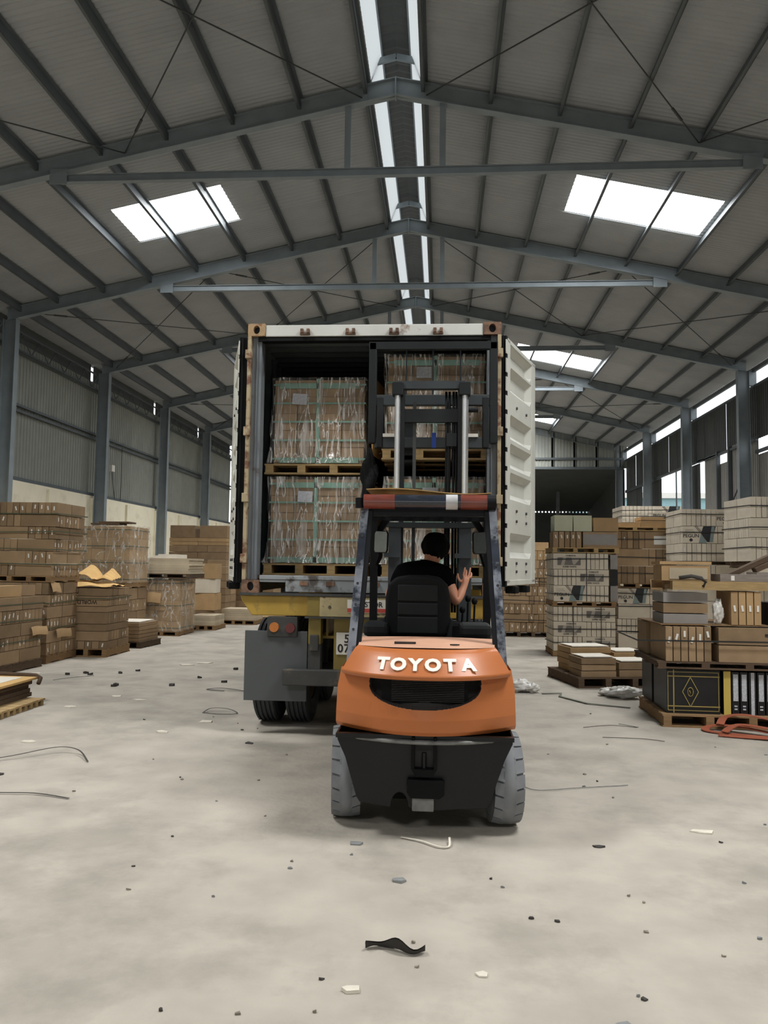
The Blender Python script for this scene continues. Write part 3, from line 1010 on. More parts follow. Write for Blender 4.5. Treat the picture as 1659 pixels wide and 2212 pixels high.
# ================================================================ LOADS IN THE CONTAINER
def pallet(cx, cy, z, w_=1.1, d_=1.0, h=0.12, rz=0.0, m='pallet_wood', label='', group=None, n=6, name='pallet'):
    """boards run along x on three stringers that run along y"""
    g_ = empty(name, (cx, cy, z), rz)
    tag(g_, label, 'pallet', group)
    bw = w_
    t = 0.017
    bd = d_ / n * 0.8
    key = (round(w_, 3), round(d_, 3), round(h, 3), m, n)
    if key not in PAL:
        a = MB().box(-bw / 2, bw / 2, -bd / 2, bd / 2, 0, t).mesh('top_board', m)
        b = MB().box(-0.04, 0.04, -d_ / 2, d_ / 2, 0, h - 2 * t).mesh('stringer', m)
        PAL[key] = (a, b)
    a, b = PAL[key]
    for i in range(n):
        put('top_board', a, g_, (0, -d_ / 2 + bd / 2 + i * (d_ - bd) / (n - 1), h - t))
    for i in range(4):
        put('stringer', b, g_, (-w_ / 2 + 0.05 + i * (w_ - 0.1) / 3, 0, t))
    for i in range(3):
        put('bottom_board', a, g_, (0, -d_ / 2 + bd / 2 + i * (d_ - bd) / 2, 0))
    return g_
PAL = {}
def wrapped_load(cx, cy, z, w_, d_, h, rz, nx, nz, label, group, cm='carton', fm='film_container', band='band_green', sag=0.03, sheet=None, flare=0.05, nbands=5, name='wrapped_load'):
    g_ = empty(name, (cx, cy, z), rz)
    tag(g_, label, 'wrapped load', group)
    cw, ch = w_ / nx, h / nz
    me_ = MB().box(-cw / 2 + 0.003, cw / 2 - 0.003, -d_ / 4 + 0.003, d_ / 4 - 0.003, 0.001, ch - 0.002).mesh('carton', cm)
    for i in range(nx):
        for k in range(nz):
            for j in (0, 1):
                if j and 0 < i < nx - 1 and k < nz - 1:
                    continue
                put('carton', me_, g_, (-w_ / 2 + cw * (i + .5) + random.uniform(-.003, .003), -d_ / 4 + j * d_ / 2 + random.uniform(-.006, .004), k * ch))
    # bands
    e = 0.006
    for k in range(nbands):
        zz = h * (0.06 + 0.88 * k / max(1, nbands - 1))
        mb = MB()
        mb.box(-w_ / 2 - e, w_ / 2 + e, -d_ / 2 - 2 * e, -d_ / 2 - e, zz - 0.009, zz + 0.009)
        mb.box(-w_ / 2 - e, w_ / 2 + e, d_ / 2 + e, d_ / 2 + 2 * e, zz - 0.009, zz + 0.009)
        mb.box(-w_ / 2 - 2 * e, -w_ / 2 - e, -d_ / 2 - 2 * e, d_ / 2 + 2 * e, zz - 0.009, zz + 0.009)
        mb.box(w_ / 2 + e, w_ / 2 + 2 * e, -d_ / 2 - 2 * e, d_ / 2 + 2 * e, zz - 0.009, zz + 0.009)
        mb.build('strap', band, g_)
    if band == 'band_green':
        MB().box(-0.03, 0.005, -d_ / 2 - 2.6 * e, -d_ / 2 - 1.8 * e, 0.0, h + 0.01).build('strap', band, g_)
        for zz in (0.04, h - 0.06):
            MB().box(-w_ * 0.44, w_ * 0.44, -d_ / 2 - 2.6 * e, -d_ / 2 - 1.8 * e, zz - 0.03, zz + 0.025).build('edge_board', band, g_)
    if sheet:
        o_ = MB().box(-0.075, 0.075, -0.0008, 0.0008, -0.055, 0.055).build('label_sheet', 'paper_print', g_)
        o_.location = (sheet[0], -d_ / 2 - 0.022, sheet[1])
        o_.rotation_euler = (0, R(sheet[2]), 0)
    # film: a loose wrinkled bag round the load, open underneath
    rnd = random.Random(int(abs(cx * 977 + z * 131 + cy * 17)))
    ph = [rnd.uniform(0, 6.28) for _ in range(8)]
    N = 120
    K = 26
    per = 2 * (w_ + d_)
    def bag(u, t):
        s_ = u * per
        z_ = h * 1.012 + 0.012 - t * (h * 1.012 + 0.009)
        low = max(0, (t - 0.82) / 0.18)
        out = 0.022 + 0.010 * math.sin(s_ * 23 + ph[0] + 2 * math.sin(t * 3 + ph[1])) + 0.008 * math.sin(s_ * 41 + ph[2] + t * 5) + 0.006 * math.sin(t * 17 + s_ * 9 + ph[3]) + flare * low * low * (0.7 + 0.5 * math.sin(s_ * 13 + ph[4]))
        out = max(out, 0.016)
        a, b = w_ / 2 + out, d_ / 2 + out
        q = s_ / per * 2 * (2 * a + 2 * b) / 2
        pa = 2 * (a + b) * u * 1.0
        seg = [2 * a, 2 * b, 2 * a, 2 * b]
        pos = u * sum(seg)
        if pos < seg[0]:
            return (-a + pos, -b, z_)
        pos -= seg[0]
        if pos < seg[1]:
            return (a, -b + pos, z_)
        pos -= seg[1]
        if pos < seg[2]:
            return (a - pos, b, z_)
        pos -= seg[2]
        return (-a, b - pos, z_)
    mb = MB()
    mb.grid(bag, N, K)
    def topf(u, v_):
        return ((u - .5) * (w_ + 0.05), (v_ - .5) * (d_ + 0.05), h + 0.014 + 0.012 * math.sin(u * 19 + ph[5]) * math.sin(v_ * 15 + ph[6]) + 0.008 * math.sin(u * 37))
    mb.grid(topf, 26, 20)
    mb.build('stretch_film', fm, g_)
    return g_
ZD = CZ0 + 0.165
LW, LH = 0.95, 0.86
lx, ly = -1.245, 8.30
pallet(lx - 0.005, ly, ZD, 1.06, 1.02, 0.115, 0, 'pallet_pale', 'pale wooden pallet on the container deck under the lower load near its open door post', None)
wrapped_load(lx, ly, ZD + 0.117, LW, 0.96, LH - 0.01, 0, 4, 5, 'film-wrapped banded carton load on the container deck, lower of the uncovered pair', 'wrapped loads inside the container', sheet=(-0.12, 0.67, 2), flare=0.05)
z2 = ZD + 0.117 + LH + 0.035
pallet(lx, ly, z2, 1.08, 1.02, 0.105, 0, 'pallet_pale', 'pale wooden pallet between the two uncovered stacked loads in the container', None)
wrapped_load(lx + 0.005, ly, z2 + 0.107, LW - 0.03, 0.96, LH, 0, 4, 5, 'film-wrapped banded carton load on top of another, beside the raised mast', 'wrapped loads inside the container', sheet=(-0.20, 0.66, 4), flare=0.06)
rx, ry = -0.06, 8.15
pallet(rx, ry, ZD, 1.04, 1.02, 0.115, 0, 'pallet_pale', 'pale wooden pallet on the container deck behind the forklift mast', None)
wrapped_load(rx, ry, ZD + 0.117, LW, 0.96, LH - 0.02, 0, 4, 5, 'film-wrapped carton load on the container deck, half hidden behind the driver', 'wrapped loads inside the container', sheet=(-0.05, 0.70, 0), flare=0.05)
FZ = 2.60          # fork height
pallet(rx, ry, FZ + 0.045, 1.06, 1.02, 0.105, 0, 'pallet_pale', 'pale wooden pallet lifted on the forks inside the container', None)
wrapped_load(rx, ry, FZ + 0.152, LW, 0.96, LH + 0.06, 0, 4, 5, 'film-wrapped carton load held up on the forks behind the mast', 'wrapped loads inside the container', sheet=(-0.12, 0.76, 0), flare=0.08)
for z0_, z1_, lb in ((2.72, 3.52, 'tan cardboard divider standing between the two upper wrapped loads'), (1.63, 2.42, 'tan cardboard divider standing between the two lower wrapped loads')):
    mb = MB()
    mb.bar((-0.700, 7.84, (z0_ + z1_) / 2), (-0.605, 8.55, (z0_ + z1_) / 2), 0.012, z1_ - z0_)
    tag(mb.build('cardboard_divider', 'craft'), lb, 'cardboard')

def crumple(name, c, r, m, label, cat, seed):
    rn = random.Random(seed)
    ph = [rn.uniform(0, 6.3) for _ in range(6)]
    mb = MB()
    def fn(u, t):
        a, e = 2 * math.pi * u, math.pi * t
        k = 1 + .22 * math.sin(2 * a + ph[0] + 5 * e) + .16 * math.sin(5 * a + ph[1]) * math.sin(4 * e + ph[2])
        return (c[0] + r[0] * k * math.sin(e) * math.cos(a), c[1] + r[1] * k * math.sin(e) * math.sin(a), c[2] + r[2] * k * math.cos(e))
    mb.grid(fn, 30, 18, smooth=False)
    tag(mb.build(name, m), label, cat)
crumple('black_plastic', (-0.715, 7.70, 2.45), (.075, .05, .26), 'rubber', 'crumpled black plastic hanging in the gap between the wrapped loads', 'plastic', 4)

# ================================================================ FORKLIFT
FX = -0.088
fk = empty('forklift', (FX, 5.2, 0))
tag(fk, 'orange and black forklift seen from behind, mast raised into the container', 'forklift')
def fy(y):
    return y - 5.2
# counterweight: curved rear shell with the grille recess pushed in
W_T = [(0.605, 0.556), (0.63, 0.559), (0.85, 0.552), (0.965, 0.533)]
Y_T = [(0.605, 4.715), (0.63, 4.69), (0.70, 4.68), (0.80, 4.69), (0.965, 4.725)]
def bow(u):
    return 0.29 * u * u
def in_recess(x, z):
    zz = z - 0.012 * (x / 0.3) ** 2
    if zz > 0.875:
        return abs(x) < 0.335
    t = (0.875 - zz) / 0.113
    return t < 1 and abs(x) < 0.335 * (1 - t ** 2.4) ** (1 / 2.4)
cw_ = MB()
NU, NV = 260, 120
v, f, mi = [], [], []
for j in range(NV + 1):
    z = 0.605 + (0.965 - 0.605) * j / NV
    for i in range(NU + 1):
        u = -1 + 2 * i / NU
        wdt = lerp_tab(W_T, z)
        x = wdt * u
        y = lerp_tab(Y_T, z) + bow(u)
        if in_recess(x, z):
            y = max(y, lerp_tab(Y_T, z)) + 0.11
        v.append((x, fy(y), z))
for j in range(NV):
    for i in range(NU):
        a = j * (NU + 1) + i
        q = (a, a + 1, a + NU + 2, a + NU + 1)
        dk = sum(1 for k in q if in_recess(v[k][0], v[k][2])) >= 1
        cw_.add([v[k] for k in q], [(0, 1, 2, 3)], 1 if dk else 0, True) if False else None
        f.append(q)
        mi.append(1 if dk else 0)
cw_.v += v
cw_.f += [list(q) for q in f]
cw_.mi += mi
cw_.sm += [True] * len(f)
for s in (-1, 1):   # flanks
    def flank(u, t, s=s):
        z = 0.605 + (0.965 - 0.605) * t
        return (s * lerp_tab(W_T, z), fy(lerp_tab(Y_T, z) + bow(1) + u * 0.55), z)
    cw_.grid(flank, 6, 12)
def under(u, t):
    x = 0.545 * (2 * u - 1)
    return (x, fy(4.715 + bow(2 * u - 1) + t * (5.6 - 4.715 - bow(2 * u - 1))), 0.605)
cw_.grid(under, 20, 4, 1)
cw_.build('counterweight', ['orange', 'recess_dark'], fk)
# rear cowl (carries the lettering)
WC = [(0.935, 0.515), (0.955, 0.522), (1.06, 0.462), (1.085, 0.447), (1.10, 0.43)]
YC = [(0.935, 4.665), (0.955, 4.655), (1.06, 4.755), (1.085, 4.785), (1.10, 4.83)]
co = MB()
def cowl(u, t):
    z = 0.935 + 0.165 * t
    q = 2 * u - 1
    return (lerp_tab(WC, z) * q, fy(lerp_tab(YC, z) + 0.26 * abs(q) ** 2.6 * (1 - 0.25 * t)), z)
co.grid(cowl, 60, 22)
def cowl_under(u, t):
    q = 2 * u - 1
    y0_ = 4.665 + 0.26 * abs(q) ** 2.6
    return (0.515 * q, fy(y0_ + t * 0.16), 0.935)
co.grid(cowl_under, 60, 3)
for s in (-1, 1):
    def cside(u, t, s=s):
        z = 0.935 + 0.165 * t
        return (s * lerp_tab(WC, z), fy(lerp_tab(YC, z) + 0.26 * (1 - .25 * t) + u * 0.5), z)
    co.grid(cside, 4, 10)
cowl_o = co.build('rear_cowl', 'orange', fk)
tp = MB()
def topcap(u, t):
    q = 2 * u - 1
    y0_ = 4.83 + 0.195 * abs(q) ** 2.6
    return ((0.43 + 0.03 * t) * q, fy(y0_ + t * (5.48 - y0_)), 1.10 + 0.012 * t + 0.008 * (1 - q * q))
tp.grid(topcap, 30, 8)
tp.box(-0.46, 0.46, fy(5.46), fy(5.50), 0.9, 1.112)
tp.build('engine_hood', 'orange_dusty', fk)
for ch, x in zip('TOYOTA', (-0.252, -0.158, -0.057, 0.047, 0.149, 0.258)):
    q = x / 0.48
    y = lerp_tab(YC, 1.015) + 0.26 * abs(q) ** 2.6 * 0.87
    o = put('letter', text_mesh(ch, 0.116, 'white_letter', 0.003, 0.0058), cowl_o, (x, fy(y) - 0.007, 1.018))
    o.rotation_euler = (R(90 - 43), 0, 0.34 * q)
# grille
gr = MB().box(-0.26, 0.26, fy(4.80), fy(4.82), 0.785, 0.95).build('grille', 'black_matt', fk)
sl = MB()
for i in range(15):
    z = 0.795 + i * 0.0105
    sl.box(-0.20, 0.235, fy(4.785), fy(4.802), z, z + 0.0045)
sl.build('grille_slats', 'recess_dark', gr)
# lower frame, black
lf = MB()
poly = [(-0.525, 0.60), (-0.525, 0.555), (-0.475, 0.45), (-0.43, 0.30), (-0.405, 0.22), (-0.385, 0.19), (-0.20, 0.165)]
for i in range(9):
    t = math.pi * (1 - i / 8)
    poly.append((-0.145 + 0.052 * math.cos(t), 0.17 + 0.085 * math.sin(t)))
poly += [(-0.05, 0.155), (0.10, 0.155), (0.20, 0.165), (0.37, 0.175), (0.40, 0.22), (0.43, 0.32), (0.475, 0.45), (0.525, 0.555), (0.525, 0.60)]
lf.prism([(x, z) for x, z in poly], fy(4.80), fy(5.05))
lf.build('lower_frame', 'black_paint', fk, bevel=0.008)
ledge = MB()
def ledge_f(u, t):
    q = 2 * u - 1
    z = 0.575 - 0.012 * (1 - q * q) + 0.0
    a = t * math.pi * 2
    return (0.535 * q, fy(4.742 + 0.13 * q * q) + 0.024 * math.cos(a), z + 0.014 * math.sin(a))
ledge.grid(ledge_f, 30, 8)
ledge.build('frame_ridge', 'worn_edge', fk)
mb = MB().prism([(-0.53, 0.60), (-0.53, 0.575), (0.53, 0.575), (0.53, 0.60)], fy(4.76), fy(5.1))
mb.build('frame_cap', 'black_paint', fk)
# tow pin pocket
pk = MB()
pk.box(-0.075, -0.055, fy(4.735), fy(4.81), 0.40, 0.595)
pk.box(0.055, 0.075, fy(4.735), fy(4.81), 0.40, 0.595)
pk.prism([(-0.075, 0.41), (0.075, 0.41), (0.05, 0.365), (-0.05, 0.365)], fy(4.73), fy(4.81))
pk.build('tow_bracket', 'black_matt', fk, bevel=0.006)
MB().box(-0.055, 0.055, fy(4.79), fy(4.81), 0.40, 0.595).build('tow_pocket', 'recess_dark', fk)
MB().cyl((0, fy(4.765), 0.36), (0, fy(4.765), 0.50), 0.014, n=10).build('tow_pin', 'black_paint', fk)
mb = MB().prism([(-0.10, 0.345), (0.11, 0.345), (0.12, 0.33), (0.12, 0.255), (0.09, 0.235), (-0.08, 0.235), (-0.10, 0.27)], fy(4.745), fy(4.81))
mb.build('tow_step', 'black_matt', fk, bevel=0.008)
mb = MB().box(-0.07, 0.06, fy(4.77), fy(4.83), 0.155, 0.235)
mb.build('tow_foot', 'worn_edge', fk, bevel=0.006)
# rear tyres with lugs
def lug_tyre(x, y, r, w_, rz, m='tyre_dusty', nl=20):
    g_ = empty('wheel', (x, fy(y), r), rz)
    g_.parent = fk
    h = w_ / 2
    mb = MB()
    rb = r - 0.02
    mb.lathe([(-h * .8, r * .5), (-h, r * .6), (-h, r - .06), (-h * .85, rb), (-h * .5, rb), (-h * .42, r - .002), (h * .42, r - .002), (h * .5, rb), (h * .85, rb), (h, r - .06), (h, r * .6), (h * .8, r * .5)], (0, 0, 0), 'x', 56)
    for k in range(nl):
        for s in (-1, 1):
            t0 = 2 * math.pi * (k + (0.5 if s > 0 else 0)) / nl
            dt = 2 * math.pi / nl * 0.43
            v = []
            for rr in (rb - 0.03, r):
                for a_, sh in ((s * h * 1.0, 0.0), (s * h * 0.36, 0.05)):
                    for q in (-dt, dt):
                        t = t0 + q + sh
                        ra = rr - (0.012 if abs(a_) > h * .5 and rr == r else 0)
                        v.append((a_, ra * math.cos(t), ra * math.sin(t)))
            mb.add(v, [(0, 1, 3, 2), (4, 6, 7, 5), (0, 2, 6, 4), (1, 5, 7, 3), (0, 4, 5, 1), (2, 3, 7, 6)])
    mb.build('tyre', m, g_)
    MB().lathe([(-h * .75, r * .52), (-.03, r * .45), (-.03, 0), (.03, 0), (.03, r * .45), (h * .75, r * .52)], (0, 0, 0), 'x', 24).build('rim', 'orange', g_)
lug_tyre(-0.508, 5.17, 0.285, 0.18, R(6))
lug_tyre(0.488, 5.13, 0.285, 0.18, R(6))
MB().box(-0.41, 0.41, fy(5.08), fy(5.24), 0.20, 0.36).build('steer_axle', 'black_matt', fk)
lug_tyre(-0.50, 6.75, 0.34, 0.22, 0, 'tyre_truck', 20)
lug_tyre(0.50, 6.75, 0.34, 0.22, 0, 'tyre_truck', 20)
MB().box(-0.40, 0.40, fy(6.68), fy(6.82), 0.26, 0.42).build('drive_axle', 'black_matt', fk)
# body between the axles, floor plate, fenders, dash
mb = MB().box(-0.50, 0.50, fy(5.5), fy(6.35), 0.14, 0.72)
mb.box(-0.37, 0.37, fy(5.05), fy(5.5), 0.14, 0.62)
mb.box(-0.38, 0.38, fy(6.35), fy(6.95), 0.16, 0.62)
mb.build('body', 'black_matt', fk, bevel=0.02)
mb = MB().box(-0.44, 0.44, fy(5.5), fy(6.1), 0.72, 0.98)
mb.build('seat_base', 'black_matt', fk, bevel=0.02)
for s in (-1, 1):
    mb = MB()
    def fend(u, t, s=s):
        a = math.pi * u
        return (s * (0.38 + 0.24 * t), fy(6.75) - 0.42 * math.cos(a), 0.36 + 0.42 * math.sin(a))
    mb.grid(fend, 14, 2)
    mb.build('front_fender', 'orange', fk)
mb = MB().box(-0.44, 0.44, fy(6.50), fy(6.72), 0.80, 1.15)
mb.build('dashboard', 'black_matt', fk, bevel=0.03)
for x0, x1 in ((-0.46, -0.28), (0.22, 0.45)):
    mb = MB().box(x0, x1, fy(5.62), fy(5.9), 1.10, 1.20)
    mb.box(x0 + 0.02, x1 - 0.02, fy(5.62), fy(5.9), 0.95, 1.10)
    mb.build('side_console', 'seat_trim', fk, bevel=0.03)
MB().lathe([(0.0, 0.012), (0.012, 0), (0.0, -0.012), (-0.012, 0), (0.0, 0.012)], (0, 0, 0), 'y', 4)
sw = MB()
v = []
c0 = Vector((-0.07, fy(6.42), 1.28))
for i in range(24):
    t = 2 * math.pi * i / 24
    v.append(c0 + Vector((0.16 * math.cos(t), 0.12 * math.sin(t), 0.10 * math.sin(t))))
sw.tube([tuple(p) for p in v] + [tuple(v[0])], 0.014, 8)
sw.cyl(c0, c0 + Vector((0, 0.12, -0.2)), 0.02, n=10)
sw.bar(c0 + Vector((-0.16, 0, 0)), c0 + Vector((0.16, 0, 0)), 0.03, 0.015)
sw.build('steering_wheel', 'black_matt', fk)
for x, y, z, h in ((0.245, 6.0, 1.16, 0.12), (0.29, 6.12, 1.12, 0.24), (0.34, 6.12, 1.12, 0.22)):
    mb = MB().cyl((x, fy(y), z - 0.15), (x + 0.01, fy(y), z + h - 0.03), 0.008, n=8)
    mb.lathe([(-0.03, 0.0), (-0.02, 0.016), (0.0, 0.024), (0.02, 0.018), (0.03, 0.0)], (x + 0.01, fy(y), z + h), 'z', 12)
    mb.build('lever', 'black_matt', fk)
# seat
st = empty('seat', (-0.075, fy(5.78), 1.0))
st.parent = fk
mb = MB().prism([(-0.20, 0.10), (-0.235, 0.20), (-0.235, 0.38), (-0.215, 0.47), (-0.16, 0.525), (-0.07, 0.54), (0.07, 0.54), (0.16, 0.525), (0.215, 0.47), (0.235, 0.38), (0.235, 0.20), (0.20, 0.10)], -0.06, 0.06)
mb.build('backrest', 'seat', st, bevel=0.025, seg=3)
for z0_, z1_ in ((0.12, 0.24), (0.25, 0.34), (0.35, 0.47)):
    MB().box(-0.145, 0.145, -0.072, -0.055, z0_, z1_).build('back_panel', 'seat_trim', st, bevel=0.008)
MB().box(-0.24, 0.24, -0.03, 0.45, 0.0, 0.12).build('cushion', 'seat', st, bevel=0.03, seg=3)
for s in (-1, 1):
    mb = MB().prism([(s * 0.20, 0.06), (s * 0.245, 0.08), (s * 0.255, 0.22), (s * 0.235, 0.24)], -0.05, 0.03)
    mb.build('bolster', 'carton_grey' if False else 'seat_trim', st, bevel=0.01)
# overhead guard
og = empty('overhead_guard', (0, 0, 0))
og.parent = fk
for s in (-1, 1):
    b0, t0 = Vector((s * 0.492, fy(5.12), 0.95)), Vector((s * 0.438, fy(5.42), 2.02))
    mb = MB().bar(b0, t0, 0.052, 0.012, up=(0, 1, 0.3))
    mb.build('rear_leg_face', 'guard_steel', og)
    mb = MB().bar(b0 + Vector((-s * 0.018, 0.035, 0)), t0 + Vector((-s * 0.018, 0.035, 0)), 0.075, 0.07, up=(0, 1, 0.3))
    mb.build('rear_leg', 'guard_dark', og)
    for k, tt in enumerate((0.22, 0.37, 0.50, 0.62, 0.80)):
        p = b0.lerp(t0, tt)
        MB().cyl(p + Vector((0, -0.006, 0)), p + Vector((0, -0.014, 0)), 0.009, n=8).build('bolt', 'mast_grey', og)
    b1, t1 = Vector((s * 0.475, fy(6.68), 0.75)), Vector((s * 0.47, fy(6.55), 2.03))
    MB().bar(b1, t1, 0.06, 0.07).build('front_leg', 'guard_dark', og)
    MB().bar(t0 + Vector((0, 0.03, 0.02)), t1 + Vector((0, 0, 0.02)), 0.06, 0.06).build('side_rail', 'guard_dark', og)
    # gusset between front leg and rail
    MB().bar(Vector((s * 0.455, fy(6.60), 1.86)), Vector((s * 0.36, fy(6.58), 2.0)), 0.03, 0.05).build('gusset', 'guard_dark', og)
MB().cyl((-0.44, fy(5.40), 2.045), (0.44, fy(5.40), 2.045), 0.05, n=20).build('rear_bar', 'guard_bar', og)
MB().cyl((-0.445, fy(5.40), 2.045), (-0.23, fy(5.40), 2.045), 0.0515, n=20).build('bar_wrap', 'guard_red', og)
MB().cyl((0.22, fy(5.40), 2.045), (0.40, fy(5.40), 2.045), 0.0515, n=20).build('bar_wrap', 'guard_red', og)
MB().cyl((0.12, fy(5.40), 2.045), (0.20, fy(5.40), 2.045), 0.0522, n=20).build('bar_tape', 'tape', og)
MB().cyl((0.40, fy(5.40), 2.045), (0.46, fy(5.40), 2.045), 0.053, n=20).build('bar_end', 'guard_dark', og)
MB().box(-0.42, 0.42, fy(5.42), fy(5.50), 1.95, 2.0).build('rear_cross_member', 'guard_dark', og)
MB().box(-0.47, 0.47, fy(6.52), fy(6.60), 1.98, 2.07).build('front_cross_member', 'guard_dark', og)
for i in range(7):
    x = -0.36 + i * 0.12
    MB().bar((x, fy(5.45), 2.06), (x, fy(6.55), 2.06), 0.03, 0.03).build('roof_slat', 'guard_dark', og)
mb = MB().cyl((-0.475, fy(5.40), 2.0), (-0.475, fy(5.40), 2.07), 0.03, n=12)
mb.build('beacon_bracket', 'guard_dark', og)
for s in (-1, 1):
    mg = empty('mirror', (s * 0.405 + (0.0), fy(6.45), 1.80))
    mg.parent = og
    mg.rotation_euler = (R(-4), 0, R(s * 17))
    MB().prism([(-0.05, -0.09), (0.05, -0.09), (0.06, -0.07), (0.06, 0.07), (0.05, 0.09), (-0.05, 0.09), (-0.06, 0.07), (-0.06, -0.07)], 0.0, 0.025).build('mirror_shell', 'guard_dark', mg, bevel=0.006)
    MB().prism([(-0.045, -0.085), (0.045, -0.085), (0.054, -0.068), (0.054, 0.068), (0.045, 0.085), (-0.045, 0.085), (-0.054, 0.068), (-0.054, -0.068)], -0.003, 0.0).build('mirror_glass', 'mirror', mg)
    MB().bar((0, 0.02, -0.05), (s * 0.07, 0.1, -0.18), 0.02, 0.02).build('mirror_arm', 'guard_dark', mg)
# mast
ms = empty('mast', (-0.01, 0, 0))
ms.parent = fk
YM = 7.02
for s in (-1, 1):
    x = s * 0.31
    mb = MB().box(x - 0.055, x + 0.055, fy(YM) - 0.08, fy(YM) + 0.06, 0.25, 1.98)
    mb.build('outer_upright', 'mast_grey', ms, bevel=0.006)
    xi = s * 0.27
    mb = MB().box(xi - 0.03, xi + 0.03, fy(YM) - 0.02, fy(YM) + 0.08, 0.6, 3.27)
    mb.build('inner_upright', 'mast', ms, bevel=0.004)
    xr = s * 0.30
    MB().cyl((xr, fy(YM) - 0.05, 1.9), (xr, fy(YM) - 0.05, 3.13), 0.026, n=18).build('lift_rod', 'chrome', ms)
    mb = MB().box(xr - 0.05, xr + 0.05, fy(YM) - 0.09, fy(YM) + 0.02, 3.13, 3.25)
    mb.build('rod_head', 'mast', ms, bevel=0.008)
    MB().box(x - 0.09, x + 0.05, fy(YM) - 0.12, fy(YM) - 0.02, 1.68, 1.72).build('mast_stay', 'mast_grey', ms)
    MB().bar((s * 0.15, fy(YM) + 0.06, 0.8), (s * 0.15, fy(YM) + 0.06, 3.1), 0.03, 0.012).build('lift_chain', 'rod', ms)
MB().cyl((0.325, fy(YM) - 0.02, 1.9), (0.325, fy(YM) - 0.02, 3.1), 0.008, n=8).build('lift_rod', 'chrome', ms)
mb = MB().prism([(-0.43, 1.99), (-0.42, 1.955), (-0.30, 1.945), (0.30, 1.945), (0.42, 1.955), (0.43, 1.99)], fy(YM) - 0.10, fy(YM) + 0.06)
mb.build('outer_cross_member', 'mast', ms)
MB().box(-0.30, 0.30, fy(YM) - 0.03, fy(YM) + 0.05, 3.20, 3.27).build('inner_cross_member', 'mast_grey', ms)
MB().box(-0.27, 0.27, fy(YM) + 0.0, fy(YM) + 0.05, 2.90, 3.02).build('inner_cross_member', 'mast', ms)
for x in (0.135, 0.165, 0.20, 0.225):
    MB().tube([(x, fy(YM) + 0.02, 3.18), (x + 0.004, fy(YM) + 0.02, 2.6), (x, fy(YM) + 0.03, 2.0), (x, fy(YM) + 0.02, 1.2)], 0.011, 8).build('hose', 'rubber', ms)
MB().box(0.14, 0.23, fy(YM) - 0.01, fy(YM) + 0.03, 2.68, 2.80).build('hose_clamp', 'mast', ms)
# carriage and load backrest
cg = empty('carriage', (0.0, 0, 0))
cg.parent = fk
YB = 7.26
def rod_(p, q, w_=0.07, h_=0.045):
    return MB().bar(p, q, w_, h_)
MB().box(-0.60, 0.60, fy(YB) - 0.03, fy(YB) + 0.03, 3.63, 3.70).build('backrest_top', 'mast', cg)
for s in (-1, 1):
    MB().box(*sorted((s * 0.60, s * 0.525)), fy(YB) - 0.03, fy(YB) + 0.03, 2.74, 3.70).build('backrest_post', 'mast', cg, bevel=0.01)
    MB().box(*sorted((s * 0.52, s * 0.46)), fy(YB) - 0.03, fy(YB) + 0.03, 2.70, 3.18).build('backrest_post', 'mast', cg, bevel=0.01)
    mb = MB()
    mb.box(*sorted((s * 0.24 - 0.06, s * 0.24 + 0.06)), fy(YB) + 0.06, fy(YB) + 0.10, 2.58, 3.05)
    mb.box(*sorted((s * 0.24 - 0.06, s * 0.24 + 0.06)), fy(YB) + 0.06, fy(YB) + 1.15, 2.60, 2.64)
    mb.build('fork', 'mast', cg)
MB().box(-0.54, 0.54, fy(YB) - 0.02, fy(YB) + 0.05, 3.10, 3.20).build('carriage_bar', 'mast_grey', cg, bevel=0.006)
MB().box(-0.54, 0.54, fy(YB) - 0.02, fy(YB) + 0.05, 2.70, 2.80).build('carriage_bar', 'mast_grey', cg, bevel=0.006)
for x in (-0.25, 0.0, 0.255):
    MB().bar((x, fy(YB) + 0.01, 3.15), (x, fy(YB) + 0.01, 3.65), 0.014, 0.014).build('backrest_bar', 'mast', cg)
for x0, x1 in ((-0.46, -0.34), (0.31, 0.42)):
    MB().box(x0, x1, fy(YB) - 0.04, fy(YB) - 0.01, 2.80, 2.83).build('wear_strip', 'paper', cg)
mb = MB().cyl((0.12, fy(YB) - 0.05, 3.05), (0.42, fy(YB) - 0.05, 3.05), 0.025, n=12)
mb.build('shift_cylinder', 'mast', cg)
MB().cyl((0.30, fy(YB) - 0.06, 3.055), (0.40, fy(YB) - 0.06, 3.055), 0.012, n=10).build('shift_rod', 'chrome', cg)
MB().box(-0.005, 0.035, fy(YB) - 0.03, fy(YB) - 0.022, 2.70, 2.84).build('blue_tag', 'blue_tag', cg)
# things left on the machine
mb = MB()
def sheet_f(u, t):
    return (-0.52 + 0.86 * u, 5.42 + 1.0 * t, 2.118 + 0.018 * (1 - u) ** 1.5 + 0.012 * math.sin(u * 6))
mb.grid(sheet_f, 16, 6)
def sheet_b(u, t):
    p = sheet_f(1 - u, t)
    return (p[0], p[1], p[2] - 0.006)
mb.grid(sheet_b, 16, 6)
def sheet_e(u, t):
    p = sheet_f(u, 0)
    return (p[0], p[1], p[2] - 0.006 * (1 - t))
mb.grid(sheet_e, 16, 1)
tag(mb.build('cardboard_sheet', 'craft'), 'brown cardboard sheet lying on the forklift overhead guard', 'cardboard')
tag(MB().box(FX - 0.20, FX - 0.065, 5.02, 5.045, 1.112, 1.125).build('metal_strip', 'scrap_dark'), 'short dark strip lying on the dusty forklift hood', 'strip')
tag(MB().prism_z([(FX + 0.15, 4.99), (FX + 0.17, 4.98), (FX + 0.20, 4.985), (FX + 0.21, 4.995), (FX + 0.18, 5.0)], 1.112, 1.12).build('bark_chip', 'scrap_dark'), 'small dark chip lying on the dusty forklift hood', 'scrap')

